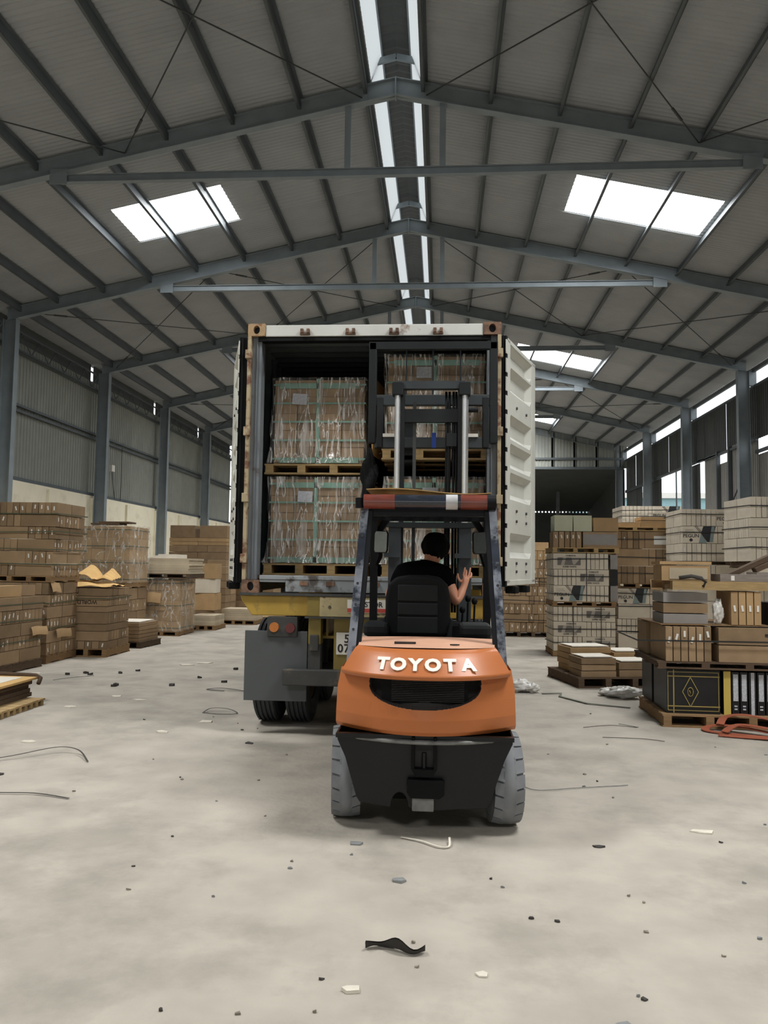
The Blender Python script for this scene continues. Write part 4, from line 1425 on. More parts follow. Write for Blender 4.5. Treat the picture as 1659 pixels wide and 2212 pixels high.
# ================================================================ DRIVER
def skin_mesh(name, verts, edges, radii, m, root=0, sub=2):
    me_ = bpy.data.meshes.new(name)
    me_.from_pydata(verts, edges, [])
    ob = bpy.data.objects.new(name, me_)
    COL.objects.link(ob)
    sk = ob.modifiers.new('skin', 'SKIN')
    sk.use_smooth_shade = True
    for i, r in enumerate(radii):
        d = me_.skin_vertices[0].data[i]
        d.radius = (r, r) if not isinstance(r, tuple) else r
        d.use_root = (i == root)
    sb = ob.modifiers.new('sub', 'SUBSURF')
    sb.levels = sb.render_levels = sub
    dg = bpy.context.evaluated_depsgraph_get()
    out = bpy.data.meshes.new_from_object(ob.evaluated_get(dg))
    bpy.data.objects.remove(ob)
    out.materials.clear()
    out.materials.append(MATS[m])
    for p in out.polygons:
        p.use_smooth = True
    return out
PX, PY = -0.165, 6.02
per = empty('person', (PX, PY, 1.0))
tag(per, 'driver in a black T-shirt sitting at the forklift controls, back turned, arm raised', 'person')
# joints relative to (PX, PY, 1.0)
P = dict(pel=(0.0, 0.0, 0.20), wai=(0.01, 0.03, 0.33), che=(0.045, 0.07, 0.50), nec=(0.085, 0.11, 0.63), hea=(0.11, 0.15, 0.70), crn=(0.125, 0.17, 0.78),
         sl=(-0.13, 0.09, 0.545), el=(-0.24, 0.20, 0.36), wl=(-0.14, 0.38, 0.33),
         sr=(0.205, 0.06, 0.525), er=(0.285, -0.02, 0.325), wr=(0.345, 0.07, 0.455),
         hl=(-0.10, 0.05, 0.17), kl=(-0.14, 0.45, 0.17), al=(-0.14, 0.55, -0.22), fl=(-0.14, 0.68, -0.26),
         hr=(0.10, 0.05, 0.17), kr=(0.16, 0.45, 0.17), ar=(0.16, 0.55, -0.22), fr=(0.16, 0.68, -0.26))
hand = Vector(P['wr'])
names = list(P)
vv = [P[k] for k in names]
ee = [('pel', 'wai'), ('wai', 'che'), ('che', 'nec'), ('nec', 'hea'), ('hea', 'crn'), ('che', 'sl'), ('sl', 'el'), ('el', 'wl'), ('che', 'sr'), ('sr', 'er'), ('er', 'wr'),
      ('pel', 'hl'), ('hl', 'kl'), ('kl', 'al'), ('al', 'fl'), ('pel', 'hr'), ('hr', 'kr'), ('kr', 'ar'), ('ar', 'fr')]
ee = [(names.index(a), names.index(b)) for a, b in ee]
rad = dict(pel=0.14, wai=0.12, che=0.125, nec=0.055, hea=0.075, crn=0.085, sl=0.06, el=0.045, wl=0.03, sr=0.06, er=0.043, wr=0.027, hl=0.085, kl=0.06, al=0.042, fl=0.035, hr=0.085, kr=0.06, ar=0.042, fr=0.035)
rr = [rad[k] for k in names]
# right hand: palm and fingers (reaching up past the controls), left hand on the wheel
def add_hand(wi, wrist, direction, side, spread_dir):
    d = Vector(direction).normalized()
    sd = Vector(spread_dir).normalized()
    nrm = d.cross(sd).normalized()
    w0 = Vector(wrist)
    base = len(vv)
    pal = w0 + d * 0.045
    vv.append(tuple(pal)); rr.append((0.034, 0.02)); ee.append((wi, base))
    for k, (off, ln_) in enumerate(((-0.03, 0.070), (-0.010, 0.082), (0.012, 0.078), (0.032, 0.060))):
        p0 = w0 + d * 0.085 + sd * off
        curl = 0.3 if k in (0, 2) else 1.6
        p1 = p0 + (d + nrm * curl * 0.3).normalized() * ln_ * 0.5
        p2 = p1 + (d + nrm * curl).normalized() * ln_ * 0.5
        i0 = len(vv)
        vv.extend([tuple(p0), tuple(p1), tuple(p2)])
        rr.extend([0.0098, 0.0085, 0.0074])
        ee.extend([(base, i0), (i0, i0 + 1), (i0 + 1, i0 + 2)])
    p0 = w0 + d * 0.03 - sd * 0.04 * side
    p1 = p0 + (d * 0.8 - sd * side * 0.7).normalized() * 0.04
    p2 = p1 + (d - sd * side * 0.25).normalized() * 0.03
    i0 = len(vv)
    vv.extend([tuple(p0), tuple(p1), tuple(p2)])
    rr.extend([0.0125, 0.0105, 0.0085])
    ee.extend([(base, i0), (i0, i0 + 1), (i0 + 1, i0 + 2)])
add_hand(names.index('wr'), P['wr'], (0.25, 0.25, 0.9), 1, (1, 0.2, -0.2))
add_hand(names.index('wl'), P['wl'], (0.5, 0.7, -0.1), -1, (0.3, -0.2, 0.9))
put('body', skin_mesh('body', vv, ee, rr, 'skin', 0, 2), per)
# T-shirt with short sleeves, trousers, shoes, hair
ks = ['pel', 'wai', 'che', 'nk', 'sl', 'ml', 'sr', 'mr']
Q = dict(P)
Q['nk'] = (0.082, 0.108, 0.632)
Q['ml'] = tuple(Vector(P['sl']).lerp(Vector(P['el']), 0.66))
Q['mr'] = tuple(Vector(P['sr']).lerp(Vector(P['er']), 0.52))
se = [('pel', 'wai'), ('wai', 'che'), ('che', 'nk'), ('che', 'sl'), ('sl', 'ml'), ('che', 'sr'), ('sr', 'mr')]
sr_ = dict(pel=0.172, wai=0.155, che=0.155, nk=0.068, sl=0.088, ml=0.075, sr=0.088, mr=0.074)
put('t_shirt', skin_mesh('t_shirt', [Q[k] for k in ks], [(ks.index(a), ks.index(b)) for a, b in se], [sr_[k] for k in ks], 'tshirt', 0, 2), per)
Q['sl0'] = P['pel']
kt = ['pel', 'hl', 'kl', 'al', 'hr', 'kr', 'ar']
te = [('pel', 'hl'), ('hl', 'kl'), ('kl', 'al'), ('pel', 'hr'), ('hr', 'kr'), ('kr', 'ar')]
trd = dict(pel=0.155, hl=0.11, kl=0.082, al=0.062, hr=0.11, kr=0.082, ar=0.062)
put('trousers', skin_mesh('trousers', [P[k] for k in kt], [(kt.index(a), kt.index(b)) for a, b in te], [trd[k] for k in kt], 'trouser', 0, 2), per)
for a, b in (('al', 'fl'), ('ar', 'fr')):
    put('shoe', skin_mesh('shoe', [P[a], tuple(Vector(P[a]).lerp(Vector(P[b]), 0.5) - Vector((0, 0, 0.02))), P[b]], [(0, 1), (1, 2)], [0.055, 0.055, 0.045], 'black_matt', 0, 2), per)
hm = MB()
hc = Vector((0.125, 0.160, 0.762))
def hairf(u, t):
    a = 2 * math.pi * u
    e = math.pi * t
    r = 0.108 + 0.006 * math.sin(9 * a) * math.sin(3 * e) + 0.004 * math.sin(23 * a + 5 * e)
    x, y, z = r * math.sin(e) * math.cos(a), r * 1.12 * math.sin(e) * math.sin(a), r * 1.1 * math.cos(e)
    if y > 0.045 and z < 0.06:
        y = 0.045 + (y - 0.045) * 0.3
    if z < -0.07:
        x *= 0.80
        z = -0.07 + (z + 0.07) * 0.8
    if z > 0.09:
        z = 0.09 + (z - 0.09) * 0.6
    return hc + Vector((x, y, z))
hm.grid(hairf, 40, 24)
hm.build('hair', 'hair', per)
# face details: ears, nose, eyes, mouth (turned away from the camera)
fd = MB()
for s in (-1, 1):
    fd.lathe([(-0.012, 0.0), (-0.008, 0.022), (0.004, 0.030), (0.012, 0.018), (0.012, 0.0)], hc + Vector((s * 0.098, 0.02, -0.03)), 'x', 12)
fd.cyl(hc + Vector((0, 0.095, -0.01)), hc + Vector((0, 0.135, -0.045)), 0.008, 0.017, n=10)
def faceplate(u, t):
    a = math.pi * (0.12 + 0.76 * u)
    e = math.pi * (0.30 + 0.5 * t)
    return hc + Vector((0.092 * math.sin(e) * math.cos(a), 0.112 * math.sin(e) * math.sin(a), 0.125 * math.cos(e)))
fd.grid(faceplate, 18, 14)
fd.build('face', 'skin', per)
ey = MB()
for s in (-1, 1):
    ey.lathe([(-0.006, 0.0), (-0.004, 0.011), (0.004, 0.011), (0.006, 0.0)], hc + Vector((s * 0.035, 0.105, 0.0)), 'y', 10)
ey.cyl(hc + Vector((-0.022, 0.098, -0.075)), hc + Vector((0.022, 0.098, -0.075)), 0.006, n=8)
ey.build('eyes_and_mouth', 'hair', per)

# ================================================================ CARTON STACKS
CM = {}
LOG = []
ORD = ['bottom', 'second', 'third', 'fourth', 'fifth', 'sixth', 'seventh', 'eighth', 'ninth', 'tenth', 'eleventh', 'twelfth', 'thirteenth', 'fourteenth', 'fifteenth', 'sixteenth', 'seventeenth', 'eighteenth', 'nineteenth', 'twentieth', 'twenty-first', 'twenty-second', 'twenty-third', 'twenty-fourth']
NTH = ['first'] + ORD[1:]
COUNT = {}
def cmesh(L, T, Hh, m):
    k = (round(L, 3), round(T, 3), round(Hh, 3), m)
    if k not in CM:
        g_ = 0.0045
        CM[k] = MB().box(-L / 2 + g_, L / 2 - g_, -T / 2 + g_, T / 2 - g_, 0, Hh - 0.008).mesh('carton', m)
    return CM[k]
PLATES = {}
def plate(key, polys, m, t=0.0015):
    """thin print plate; polys of (x, z), front at -y"""
    k = (key, m)
    if k not in PLATES:
        mb = MB()
        for p in polys:
            mb.prism(p, -t, 0)
        PLATES[k] = mb.mesh(key, m)
    return PLATES[k]
def rect(x0, x1, z0, z1):
    return [(x0, z0), (x1, z0), (x1, z1), (x0, z1)]
def decorate(o, L, T, Hh, style):
    y = -T / 2
    sx, sz = L / 0.6, Hh / 0.3
    def S(poly):
        return [(x * sx, z * sz) for x, z in poly]
    kk = '%s_%.2f_%.2f' % (style, L, Hh)
    if style == 'grey':
        put('printed_panel', plate('printed_panel' + kk, [S(rect(-0.22, 0.20, 0.075, 0.215))], 'print_grey'), o, (0, y, 0)).name = 'printed_panel'
        put('printed_panel', plate('printed_shape' + kk, [S([(-0.16, 0.075), (-0.10, 0.075), (-0.06, 0.215), (-0.12, 0.215)]), S([(0.03, 0.215), (0.20, 0.215), (0.10, 0.09), (0.06, 0.09)])], 'print_pale'), o, (0, y - 0.0015, 0)).name = 'printed_shape'
        t = put('printed_text', text_mesh('SUPER WHITE', 0.040, 'print_black', 0.0006, 0.0006), o, (0, y - 0.001, 0.042 * sz))
        t.rotation_euler = (R(90), 0, 0)
        t = put('printed_text', text_mesh('DIAMANTE', 0.036, 'print_black', 0.0006, 0.0006), o, (0.02, y - 0.001, 0.250 * sz))
        t.rotation_euler = (R(90), 0, 0)
    elif style == 'mark':
        put('printed_shape', plate('printed_dark' + kk, [S([(0.06, 0.295), (0.27, 0.295), (0.20, 0.02), (0.12, 0.02), (0.02, 0.17)])], 'print_black'), o, (0, y, 0)).name = 'printed_shape'
        put('printed_shape', plate('printed_teal' + kk, [S([(-0.02, 0.005), (0.02, 0.165), (0.12, 0.005)]), S([(0.20, 0.29), (0.25, 0.29), (0.22, 0.02), (0.16, 0.02)])], 'print_teal'), o, (0, y - 0.0015, 0)).name = 'printed_shape'
        put('printed_line', plate('printed_line' + kk, [S([(-0.09, 0.295), (-0.08, 0.295), (0.02, 0.18), (0.01, 0.18)]), S([(-0.06, 0.295), (-0.05, 0.295), (0.03, 0.20), (0.02, 0.20)]), S(rect(-0.25, -0.11, 0.225, 0.229)), S(rect(-0.25, -0.09, 0.195, 0.198))], 'print_black'), o, (0, y, 0)).name = 'printed_line'
        t = put('printed_text', text_mesh('PEGUN', 0.085, 'print_black', 0.0006, 0.001), o, (-0.15 * sx, y - 0.001, 0.125 * sz))
        t.rotation_euler = (R(90), 0, 0)
        c = [(-0.15 * sx + 0.028 * math.cos(i * math.pi / 6), 0.055 * sz + 0.028 * math.sin(i * math.pi / 6)) for i in range(12)]
        put('printed_dot', plate('printed_dot' + kk, [c], 'print_black'), o, (0, y, 0)).name = 'printed_dot'
    elif style == 'window':
        put('printed_panel', plate('printed_window' + kk, [S(rect(-0.13, 0.24, 0.07, 0.22))], 'paper'), o, (0, y, 0)).name = 'printed_panel'
    elif style == 'greypanel':
        put('printed_panel', plate('printed_greypanel' + kk, [S(rect(-0.29, 0.28, 0.05, 0.25))], 'carton_grey'), o, (0, y, 0)).name = 'printed_panel'
    elif style == 'palepanel':
        put('printed_panel', plate('printed_palepanel' + kk, [S(rect(-0.2, 0.27, 0.03, 0.24))], 'sheet_stack'), o, (0, y, 0)).name = 'printed_panel'
STK = {}
def sticker(o, T, Hh, where):
    if 'm' not in STK:
        STK['m'] = MB().box(-0.011, 0.011, -0.001, 0, -0.032, 0.032).mesh('paper_label', 'paper')
    s_ = put('paper_label', STK['m'], o, where[0])
    s_.rotation_euler = (0, random.uniform(-0.3, 0.3), where[1])
def carton(x, y, z, rz, L, T, Hh, m, label, group, name='tile_carton', style=None, st=0.0):
    o = put(name, cmesh(L, T, Hh, m), None, (x, y, z), rz)
    tag(o, label, 'carton', group)
    if style:
        decorate(o, L, T, Hh, style)
    COUNT[name] = COUNT.get(name, 0) + 1
    LOG.append(o)
    return o
def stack(cx, cy, z0, w_, d_, rows, rz, aisle, label, group, name='tile_carton', lean=(0, 0), eyes=1.62):
    """rows of (pattern, L, T, H, material, style or None, sticker chance); S shows a long side to the front, E shows ends, F lies flat"""
    ca, sa = math.cos(rz), math.sin(rz)
    z = z0
    n_rows = len(rows)
    for ri, (pat, L, T, Hh, m, style, st) in enumerate(rows):
        top = ri == n_rows - 1 and z + Hh < eyes
        ox, oy = lean[0] * ri + random.uniform(-.008, .008), lean[1] * ri + random.uniform(-.008, .008)
        nS = pat.count('S') + pat.count('F')
        restw = w_ - nS * L
        nE = pat.count('E')
        ew = restw / nE if nE else 0
        x = -w_ / 2
        nf = na = nb = 0
        rowname = 'top row' if ri == n_rows - 1 else ORD[ri] + ' row'
        kind_ = {'carton': 'brown', 'carton_light': 'tan', 'carton_white': 'white'}.get(m, 'brown')
        if not nE:
            L = w_ / nS
        for pi, c in enumerate(pat):
            bw = ew if c == 'E' else L
            a, b = x, x + bw
            x = b
            at_aisle = (pi == len(pat) - 1) if aisle > 0 else (pi == 0)
            items = []
            if c == 'S':
                ny = max(1, round(d_ / T))
                t = d_ / ny
                for j in range(ny):
                    if j == 0 or at_aisle or top:
                        items.append(((a + b) / 2, -d_ / 2 + t * (j + .5), 0, bw, t, j == 0, at_aisle))
            elif c == 'E':
                nx = max(1, round(bw / T))
                t = bw / nx
                ny = max(1, round(d_ / max(L, 0.3)))
                for i in range(nx):
                    for j in range(ny):
                        edge = (i == nx - 1) if aisle > 0 else (i == 0)
                        if j == 0 or top or (at_aisle and edge):
                            items.append((a + t * (i + .5), -d_ / 2 + d_ / ny * (j + .5), math.pi / 2, d_ / ny, t, j == 0, at_aisle and edge))
            else:
                items.append(((a + b) / 2, 0, 0, bw, d_, True, at_aisle))
            for (ix, iy, r, l_, t_, fr, asl) in items:
                ix += ox + random.uniform(-.0015, .0015)
                iy += oy + (random.uniform(-.012, 0) if fr else random.uniform(-.0015, .0015))
                if fr:
                    lb = '%s carton, %s, %s from the left, front of %s' % (kind_, rowname, NTH[min(nf, 23)], label)
                    nf += 1
                elif asl:
                    na += 1
                    lb = '%s carton, %s, %s behind the corner, aisle side of %s' % (kind_, rowname, NTH[min(na, 23)], label)
                else:
                    nb += 1
                    lb = '%s carton, top row, behind the front, %s in from the aisle, %s' % (kind_, NTH[min(nb - 1, 23)], label)
                o = carton(cx + ix * ca - iy * sa, cy + ix * sa + iy * ca, z, rz + r + random.uniform(-.003, .003), l_, t_, Hh, m, lb, group, name,
                           style if (r == 0 and fr) else None)
                if st and random.random() < st:
                    if r:       # end faces the front
                        if fr:
                            sticker(o, t_, Hh, ((-l_ / 2 - 0.001, 0, Hh * random.uniform(.45, .65)), -math.pi / 2))
                    elif asl:
                        sticker(o, t_, Hh, ((aisle * (l_ / 2 + 0.001), 0, Hh * random.uniform(.4, .65)), aisle * math.pi / 2))
        z += Hh
    return z
def bands(cx, cy, z0, z1, w_, d_, rz, zs, label, group=None, m='band_black', wide=0.008, vert=()):
    """horizontal strapping loops round a stack (one object each), plus vertical ones at given x"""
    lev = {1: [''], 2: ['lower ', 'upper '], 3: ['lowest ', 'middle ', 'highest '], 4: ['lowest ', 'second ', 'third ', 'highest ']}[len(zs)]
    for bi, z in enumerate(zs):
        e = 0.012
        mb = MB()
        a, b = w_ / 2 + e, d_ / 2 + e + 0.006
        k = [random.uniform(-0.02, 0.02) for _ in range(4)]
        c = [(-a, -b, z + k[0]), (a, -b, z + k[1]), (a, b, z + k[2]), (-a, b, z + k[3])]
        for i in range(4):
            mb.bar(c[i], c[(i + 1) % 4], 0.003, wide * 2)
        o = mb.build('strapping_band', m)
        o.location, o.rotation_euler = (cx, cy, 0), (0, 0, rz)
        tag(o, lev[bi] + label, 'strap', group)
    for vi, x in enumerate(vert):
        b = d_ / 2 + 0.016
        mb = MB()
        mb.bar((x, -b, z0), (x, -b, z1 + 0.01), 0.012, 0.003)
        mb.bar((x, -b, z1 + 0.01), (x, b, z1 + 0.01), 0.012, 0.003)
        o = mb.build('strapping_band', m)
        o.location, o.rotation_euler = (cx, cy, 0), (0, 0, rz)
        tag(o, ('first ', 'second ')[vi] + 'upright ' + label, 'strap', group)

B, BL = 'carton', 'carton_light'
# ---- left row, nearest: low stack at the picture edge
pallet(-6.66, 11.22, 0, 1.12, 1.16, 0.13, R(-3), 'pallet_dark', 'dark pallet under the nearest brown carton stack by the cream wall')
lbl = 'low front-left stack'
zt = stack(-6.66, 11.22, 0.132, 1.08, 1.12, [('SE', .6, .1, .19, B, None, .4), ('ES', .6, .1, .19, B, None, .5), ('SE', .6, .1, .19, B, None, .4), ('ES', .6, .1, .19, B, None, .5), ('SE', .6, .1, .19, B, None, .4)], R(-3), 1, lbl, 'cartons of the low front left stack', lean=(0.004, 0))
carton(-6.30, 11.00, zt, R(87), .58, .22, .17, 'carton_light', 'reddish-brown long carton lying on top of the low front stack', None, 'long_carton')
carton(-6.28, 11.55, zt, R(80), .34, .12, .17, B, 'short brown carton standing on the low front stack beside the tall one', None, 'short_carton')
bands(-6.66, 11.22, .13, zt, 1.10, 1.14, R(-3), (0.42, 0.72, 0.98), 'dark strapping band round the low front carton stack', 'bands of the low front stack', 'band_olive')
# ---- left row, tall pair of pallets behind it
pallet(-6.68, 12.55, 0, 1.08, 1.02, 0.13, 0, 'pallet_wood', 'wooden pallet on the floor under the tallest brown carton stack')
lbl = 'tallest left stack\'s base'
zt = stack(-6.68, 12.55, 0.132, 1.04, 1.0, [('ES', .6, .1, .19, B, None, .5), ('SE', .6, .1, .19, B, None, .3), ('ES', .6, .1, .19, B, None, .6), ('SE', .6, .1, .19, B, None, .3), ('ES', .6, .1, .19, B, None, .6), ('SE', .6, .1, .19, B, None, .3)], 0, 1, lbl, 'cartons in the lower half of the tallest left stack')
bands(-6.68, 12.55, .13, zt, 1.06, 1.02, 0, (0.55, 0.95), 'dark strapping band round the lower half of the tallest left stack', 'bands of the lower tall stack', 'band_olive')
pallet(-6.66, 12.55, zt + 0.002, 1.06, 1.0, 0.10, 0, 'pallet_wood', 'wooden pallet between the two halves of the tallest brown stack')
lbl = 'tallest left stack\'s top'
zt2 = stack(-6.66, 12.55, zt + 0.104, 1.05, 0.98, [('ES', .6, .1, .195, B, None, .5), ('SE', .6, .1, .195, B, None, .9), ('ES', .6, .1, .195, B, None, .4), ('SE', .6, .1, .195, B, None, .9), ('ES', .6, .1, .195, B, None, .4), ('EE', .6, .105, .195, B, None, .9)], 0, 1, lbl, 'cartons in the upper half of the tallest left stack', lean=(0.014, 0))
bands(-6.62, 12.55, zt, zt2, 1.14, 1.0, 0, (zt + .28, zt + .52, zt + .80, zt + 1.08), 'dark strapping band round the upper half of the tallest left stack', 'bands of the upper tall stack', 'band_olive')
# ---- left row, pallet with lettered cartons under craft paper
pallet(-6.14, 13.55, 0, 1.06, 1.0, 0.14, 0, 'pallet_wood', 'wooden pallet under the lettered carton stack topped with craft paper')
lbl = 'craft-paper-topped stack'
zt = stack(-6.14, 13.53, 0.142, 1.02, 0.96, [('EE', .5, .12, .13, B, None, .5), ('S', 1.0, .105, .165, B, None, .2), ('F', 1, 1, .12, 'carton', None, 0), ('S', 1.0, .10, .20, B, None, .2), ('F', 1, 1, .10, 'carton', None, 0), ('S', 1.0, .10, .17, B, None, .3), ('SS', .51, .24, .14, B, None, 0)], 0, 1, lbl, 'cartons of the lettered left stack')
def front_of(z0_, z1_, yc):
    c = [o for o in LOG if o.get('group') == 'cartons of the lettered left stack' and z0_ < o.location.z < z1_ and o.location.x < -6.1]
    return min(c, key=lambda o: o.location.y)
for t, z0_, z1_, x in (('WORLD ZI.A', .84, .88, .06), ('WOR', 1.0, 1.05, .17)):
    o = front_of(z0_, z1_, 0)
    dy = min(v_.co.y for v_ in o.data.vertices)
    t_ = put('printed_lettering', text_mesh(t, 0.095, 'ink_brown', 0.001, 0.0015), o, (x, dy - 0.0025, 0.07), scale=(-1, -1, 1))
    t_.rotation_euler = (R(90), 0, 0)
bands(-6.14, 13.53, .14, zt, 1.04, 0.99, 0, (1.0,), 'dark strapping band round the lettered carton stack', None, 'band_olive')
def craft(name, cx, cy, z, w_, d_, fn, m, label):
    mb = MB()
    def top(u, v_):
        return (cx + (u - .5) * w_, cy + (v_ - .5) * d_, z + fn(u, v_))
    def bot(u, v_):
        p = top(1 - u, v_)
        return (p[0], p[1], p[2] - 0.004)
    mb.grid(top, 14, 14, smooth=False)
    mb.grid(bot, 14, 14, smooth=False)
    tag(mb.build(name, m), label, 'craft paper')
craft('craft_paper', -6.12, 13.36, zt, 1.10, 0.70, lambda u, v: 0.008 + 0.10 * v * (1 - u) + 0.03 * abs(math.sin(u * 7 + v * 3)) + 0.02 * abs(math.sin(v * 9)), 'craft', 'flat sheet of tan craft paper draped over the lettered stack')
craft('craft_paper', -6.36, 13.72, zt + 0.08, 0.66, 0.46, lambda u, v: 0.02 + 0.30 * max(0, 1 - abs(u - .55) * 2.2) * (0.4 + 0.6 * v) + 0.03 * abs(math.sin(u * 11)), 'craft', 'peaked fold of tan craft paper rising behind the draped sheet')
craft('craft_paper', -5.98, 13.74, zt + 0.07, 0.42, 0.40, lambda u, v: 0.02 + 0.24 * max(0, 1 - abs(u - .6) * 1.8) * (0.3 + 0.7 * v) + 0.02 * abs(math.sin(v * 12)), 'craft', 'upright fold of tan craft paper nearest the wrapped stack')
# ---- low pile between
pallet(-6.0, 14.98, 0, 0.9, 0.9, 0.12, R(-4), 'pallet_dark', 'dark pallet under the low carton pile in the gap of the left row')
zt = stack(-6.02, 14.98, 0.122, 0.84, 0.86, [('F', 1, 1, .07, B, None, 0)] * 5, R(-4), 1, 'low left gap pile', 'flat cartons of the low pile')
tag(MB().box(-6.42, -5.66, 14.58, 15.36, zt + .001, zt + .02).build('white_board', 'sheet_white'), 'white board lying on the low carton pile of the left row', 'board')
# ---- wrapped double stack
pallet(-6.90, 16.25, 0, 1.12, 1.06, 0.12, 0, 'pallet_wood', 'pallet on the floor under the tall wrapped stack by the cream wall')
zt = stack(-6.90, 16.25, 0.122, 1.08, 1.02, [('ES', .6, .2, .24, B, None, .5), ('SE', .6, .2, .24, B, None, 0), ('ES', .6, .2, .24, B, None, .5), ('SE', .6, .2, .24, B, None, 0)], 0, 1, 'tall wrapped stack\'s base', 'cartons under the tall wrapped load', 'wide_carton')
pallet(-6.90, 16.25, zt + .002, 1.12, 1.06, 0.10, 0, 'pallet_wood', 'pallet halfway up the tall wrapped stack by the cream wall')
wrapped_load(-6.90, 16.25, zt + 0.105, 1.08, 1.02, 1.16, 0, 4, 5, 'tan carton load in clear film with small boards on top, by the cream wall', 'wrapped loads of the left row', cm='carton_light', fm='film_load', band='band_olive', flare=0.0, nbands=4)
zt += 0.105 + 1.20
for i, (x, dx, z) in enumerate(((-7.02, .62, 0), (-6.98, .36, .035), (-6.66, .30, .035))):
    tag(MB().box(x - dx / 2, x + dx / 2, 16.0, 16.4, zt + z + .002, zt + z + .036).build('dark_board', 'pallet_dark'), ['wide dark board lying flat on the tall wrapped load', 'dark board on the wide one atop the tall wrapped load', 'short dark board beside its pair atop the tall wrapped load'][i], 'board')
# ---- wrapped pallet with a pile of sheets
pallet(-6.30, 17.62, 0, 1.14, 1.06, 0.10, 0, 'pallet_wood', 'pallet on the floor under the wrapped load that carries board sheets')
wrapped_load(-6.30, 17.62, 0.105, 1.10, 1.02, 1.12, 0, 4, 5, 'tan carton load in torn clear film with a sheet pile on top', 'wrapped loads of the left row', cm='carton_light', fm='film_load', band='band_olive', flare=0.03, nbands=3)
pallet(-6.32, 17.60, 1.27, 1.62, 1.08, 0.10, 0, 'pallet_dark', 'dark pallet under the sheet pile on the wrapped load')
z = 1.372
for i in range(9):
    t = 0.03 + 0.008 * (i % 3)
    dx = random.uniform(-.04, .04)
    tag(MB().box(-7.10 + dx, -5.54 + dx, 17.08, 18.1, z, z + t - .002).build('board_sheet', 'sheet_stack'), 'thin tan board sheet, %s from the bottom of the pile on the wrapped load' % NTH[i], 'board', 'board sheets on the wrapped load')
    z += t
for i in range(3):
    tag(MB().box(-6.5 + .1 * i, -5.9, 17.2, 18.0, z, z + .028).build('pale_board', 'sheet_white'), 'short pale board, %s of three topping the sheet pile' % ('lowest', 'middle', 'highest')[i], 'board', 'pale boards on the sheet pile')
    z += .03
# ---- small box tower, flat piles and far stacks of the left row
for i, (z, m, l) in enumerate(((0.0, B, 'brown box at the foot of the narrow box tower'), (.42, BL, 'tan box with a tape band in the narrow box tower'), (.86, 'carton_white', 'whitish crate in the middle of the narrow box tower'), (1.22, BL, 'bright orange-brown box topping the narrow box tower'))):
    carton(-5.98, 20.0, z, R(4 * (-1) ** i), .55, .5, (.42, .44, .36, .40)[i], m, l, None, 'tower_box')
for j, (cx, cy, w_, n_, g_) in enumerate(((-5.75, 19.25, 0.62, 4, 'nearer'), (-5.35, 21.2, 0.9, 5, 'farther'))):
    pallet(cx, cy, 0, w_ + .08, 0.9, 0.11, 0, 'pallet_wood', 'pallet under the %s low pile of flat boards in the left row' % g_)
    for i in range(n_):
        tag(MB().box(cx - w_ / 2 + random.uniform(-.03, .03), cx + w_ / 2, cy - .42, cy + .42, .112 + i * .06, .17 + i * .06).build('flat_board', 'sheet_stack'), 'flat tan board, %s from the floor in the %s low pile' % (NTH[i], g_), 'board', '%s low board pile' % g_)
pallet(-4.95, 22.6, 0, 1.0, 0.9, 0.12, R(8), 'pallet_pale', 'empty pale pallet on the floor beyond the flat board piles')
pallet(-6.85, 22.4, 0, 1.7, 1.2, 0.12, 0, 'pallet_wood', 'pallet under the far tall brown stack of the left row')
zt = stack(-6.85, 22.4, 0.122, 1.66, 1.15, [('SS', .8, .58, .21, B, None, 0), ('SSS', .8, .58, .19, B, None, 0)] * 5 + [('SS', .8, .58, .10, BL, None, 0), ('SS', .8, .58, .11, BL, None, 0)], 0, 1, 'far-left tall stack', 'cartons of the far left stack', 'large_carton')
for i, (x, w2) in enumerate(((-7.35, .72), (-6.45, .8))):
    carton(x, 22.4, zt + .002, 0, w2, .9, .36, B, ['dusky carton on the far left stack, nearer the wall', 'brown carton on the far left stack, nearer the container'][i], None, 'top_carton')
pallet(-5.75, 24.6, 0, 1.3, 1.2, 0.12, 0, 'pallet_wood', 'pallet under the far brown stack next to the container door')
zt = stack(-5.75, 24.6, 0.122, 1.26, 1.15, [('SS', .62, .58, .17, B, None, 0), ('SSS', .5, .58, .2, B, None, 0)] * 6 + [('SS', .62, .58, .2, B, None, 0)], 0, 1, 'far stack beside container', 'cartons of the far stack by the door', 'large_carton')
pallet(-8.3, 19.6, 0, 1.2, 1.2, 0.12, 0, 'pallet_wood', 'pallet under the dim stack against the cream wall')
stack(-8.3, 19.6, 0.122, 1.16, 1.15, [('SS', .6, .58, .26, B, None, 0)] * 8, 0, 1, 'dim cream-wall stack', 'cartons of the dim wall stack', 'large_carton')
# ---- boards near the camera on the left
g_ = empty('plank_bundle', (-4.85, 8.15, 0), R(0))
tag(g_, 'pale corrugated plank bundle lying on the floor at the picture edge', 'planks')
for i in range(7):
    MB().box(-0.44, 0.44 - (i % 2) * .01, -0.50 + i * .145, -0.50 + i * .145 + .135, 0.055, 0.075).build('plank', 'pallet_pale', g_)
for i in range(9):
    MB().box(0.36, 0.43, -0.48 + i * .115, -0.48 + i * .115 + .05, 0.0, 0.055).build('block', 'pallet_pale', g_)
for i in range(9):
    MB().box(-0.43, -0.36, -0.48 + i * .115, -0.48 + i * .115 + .05, 0.0, 0.055).build('block', 'pallet_pale', g_)
for i in range(4):
    tag(MB().box(-5.6, -4.62 - .02 * ((i * 7) % 3), 7.72 + .02 * i, 8.75, .078 + i * .045, .078 + (i + 1) * .045 - .003).build('dark_board', 'pallet_dark'), 'dark board, %s from the bottom of the pile on the plank bundle' % NTH[i], 'board', 'dark boards on the plank bundle')
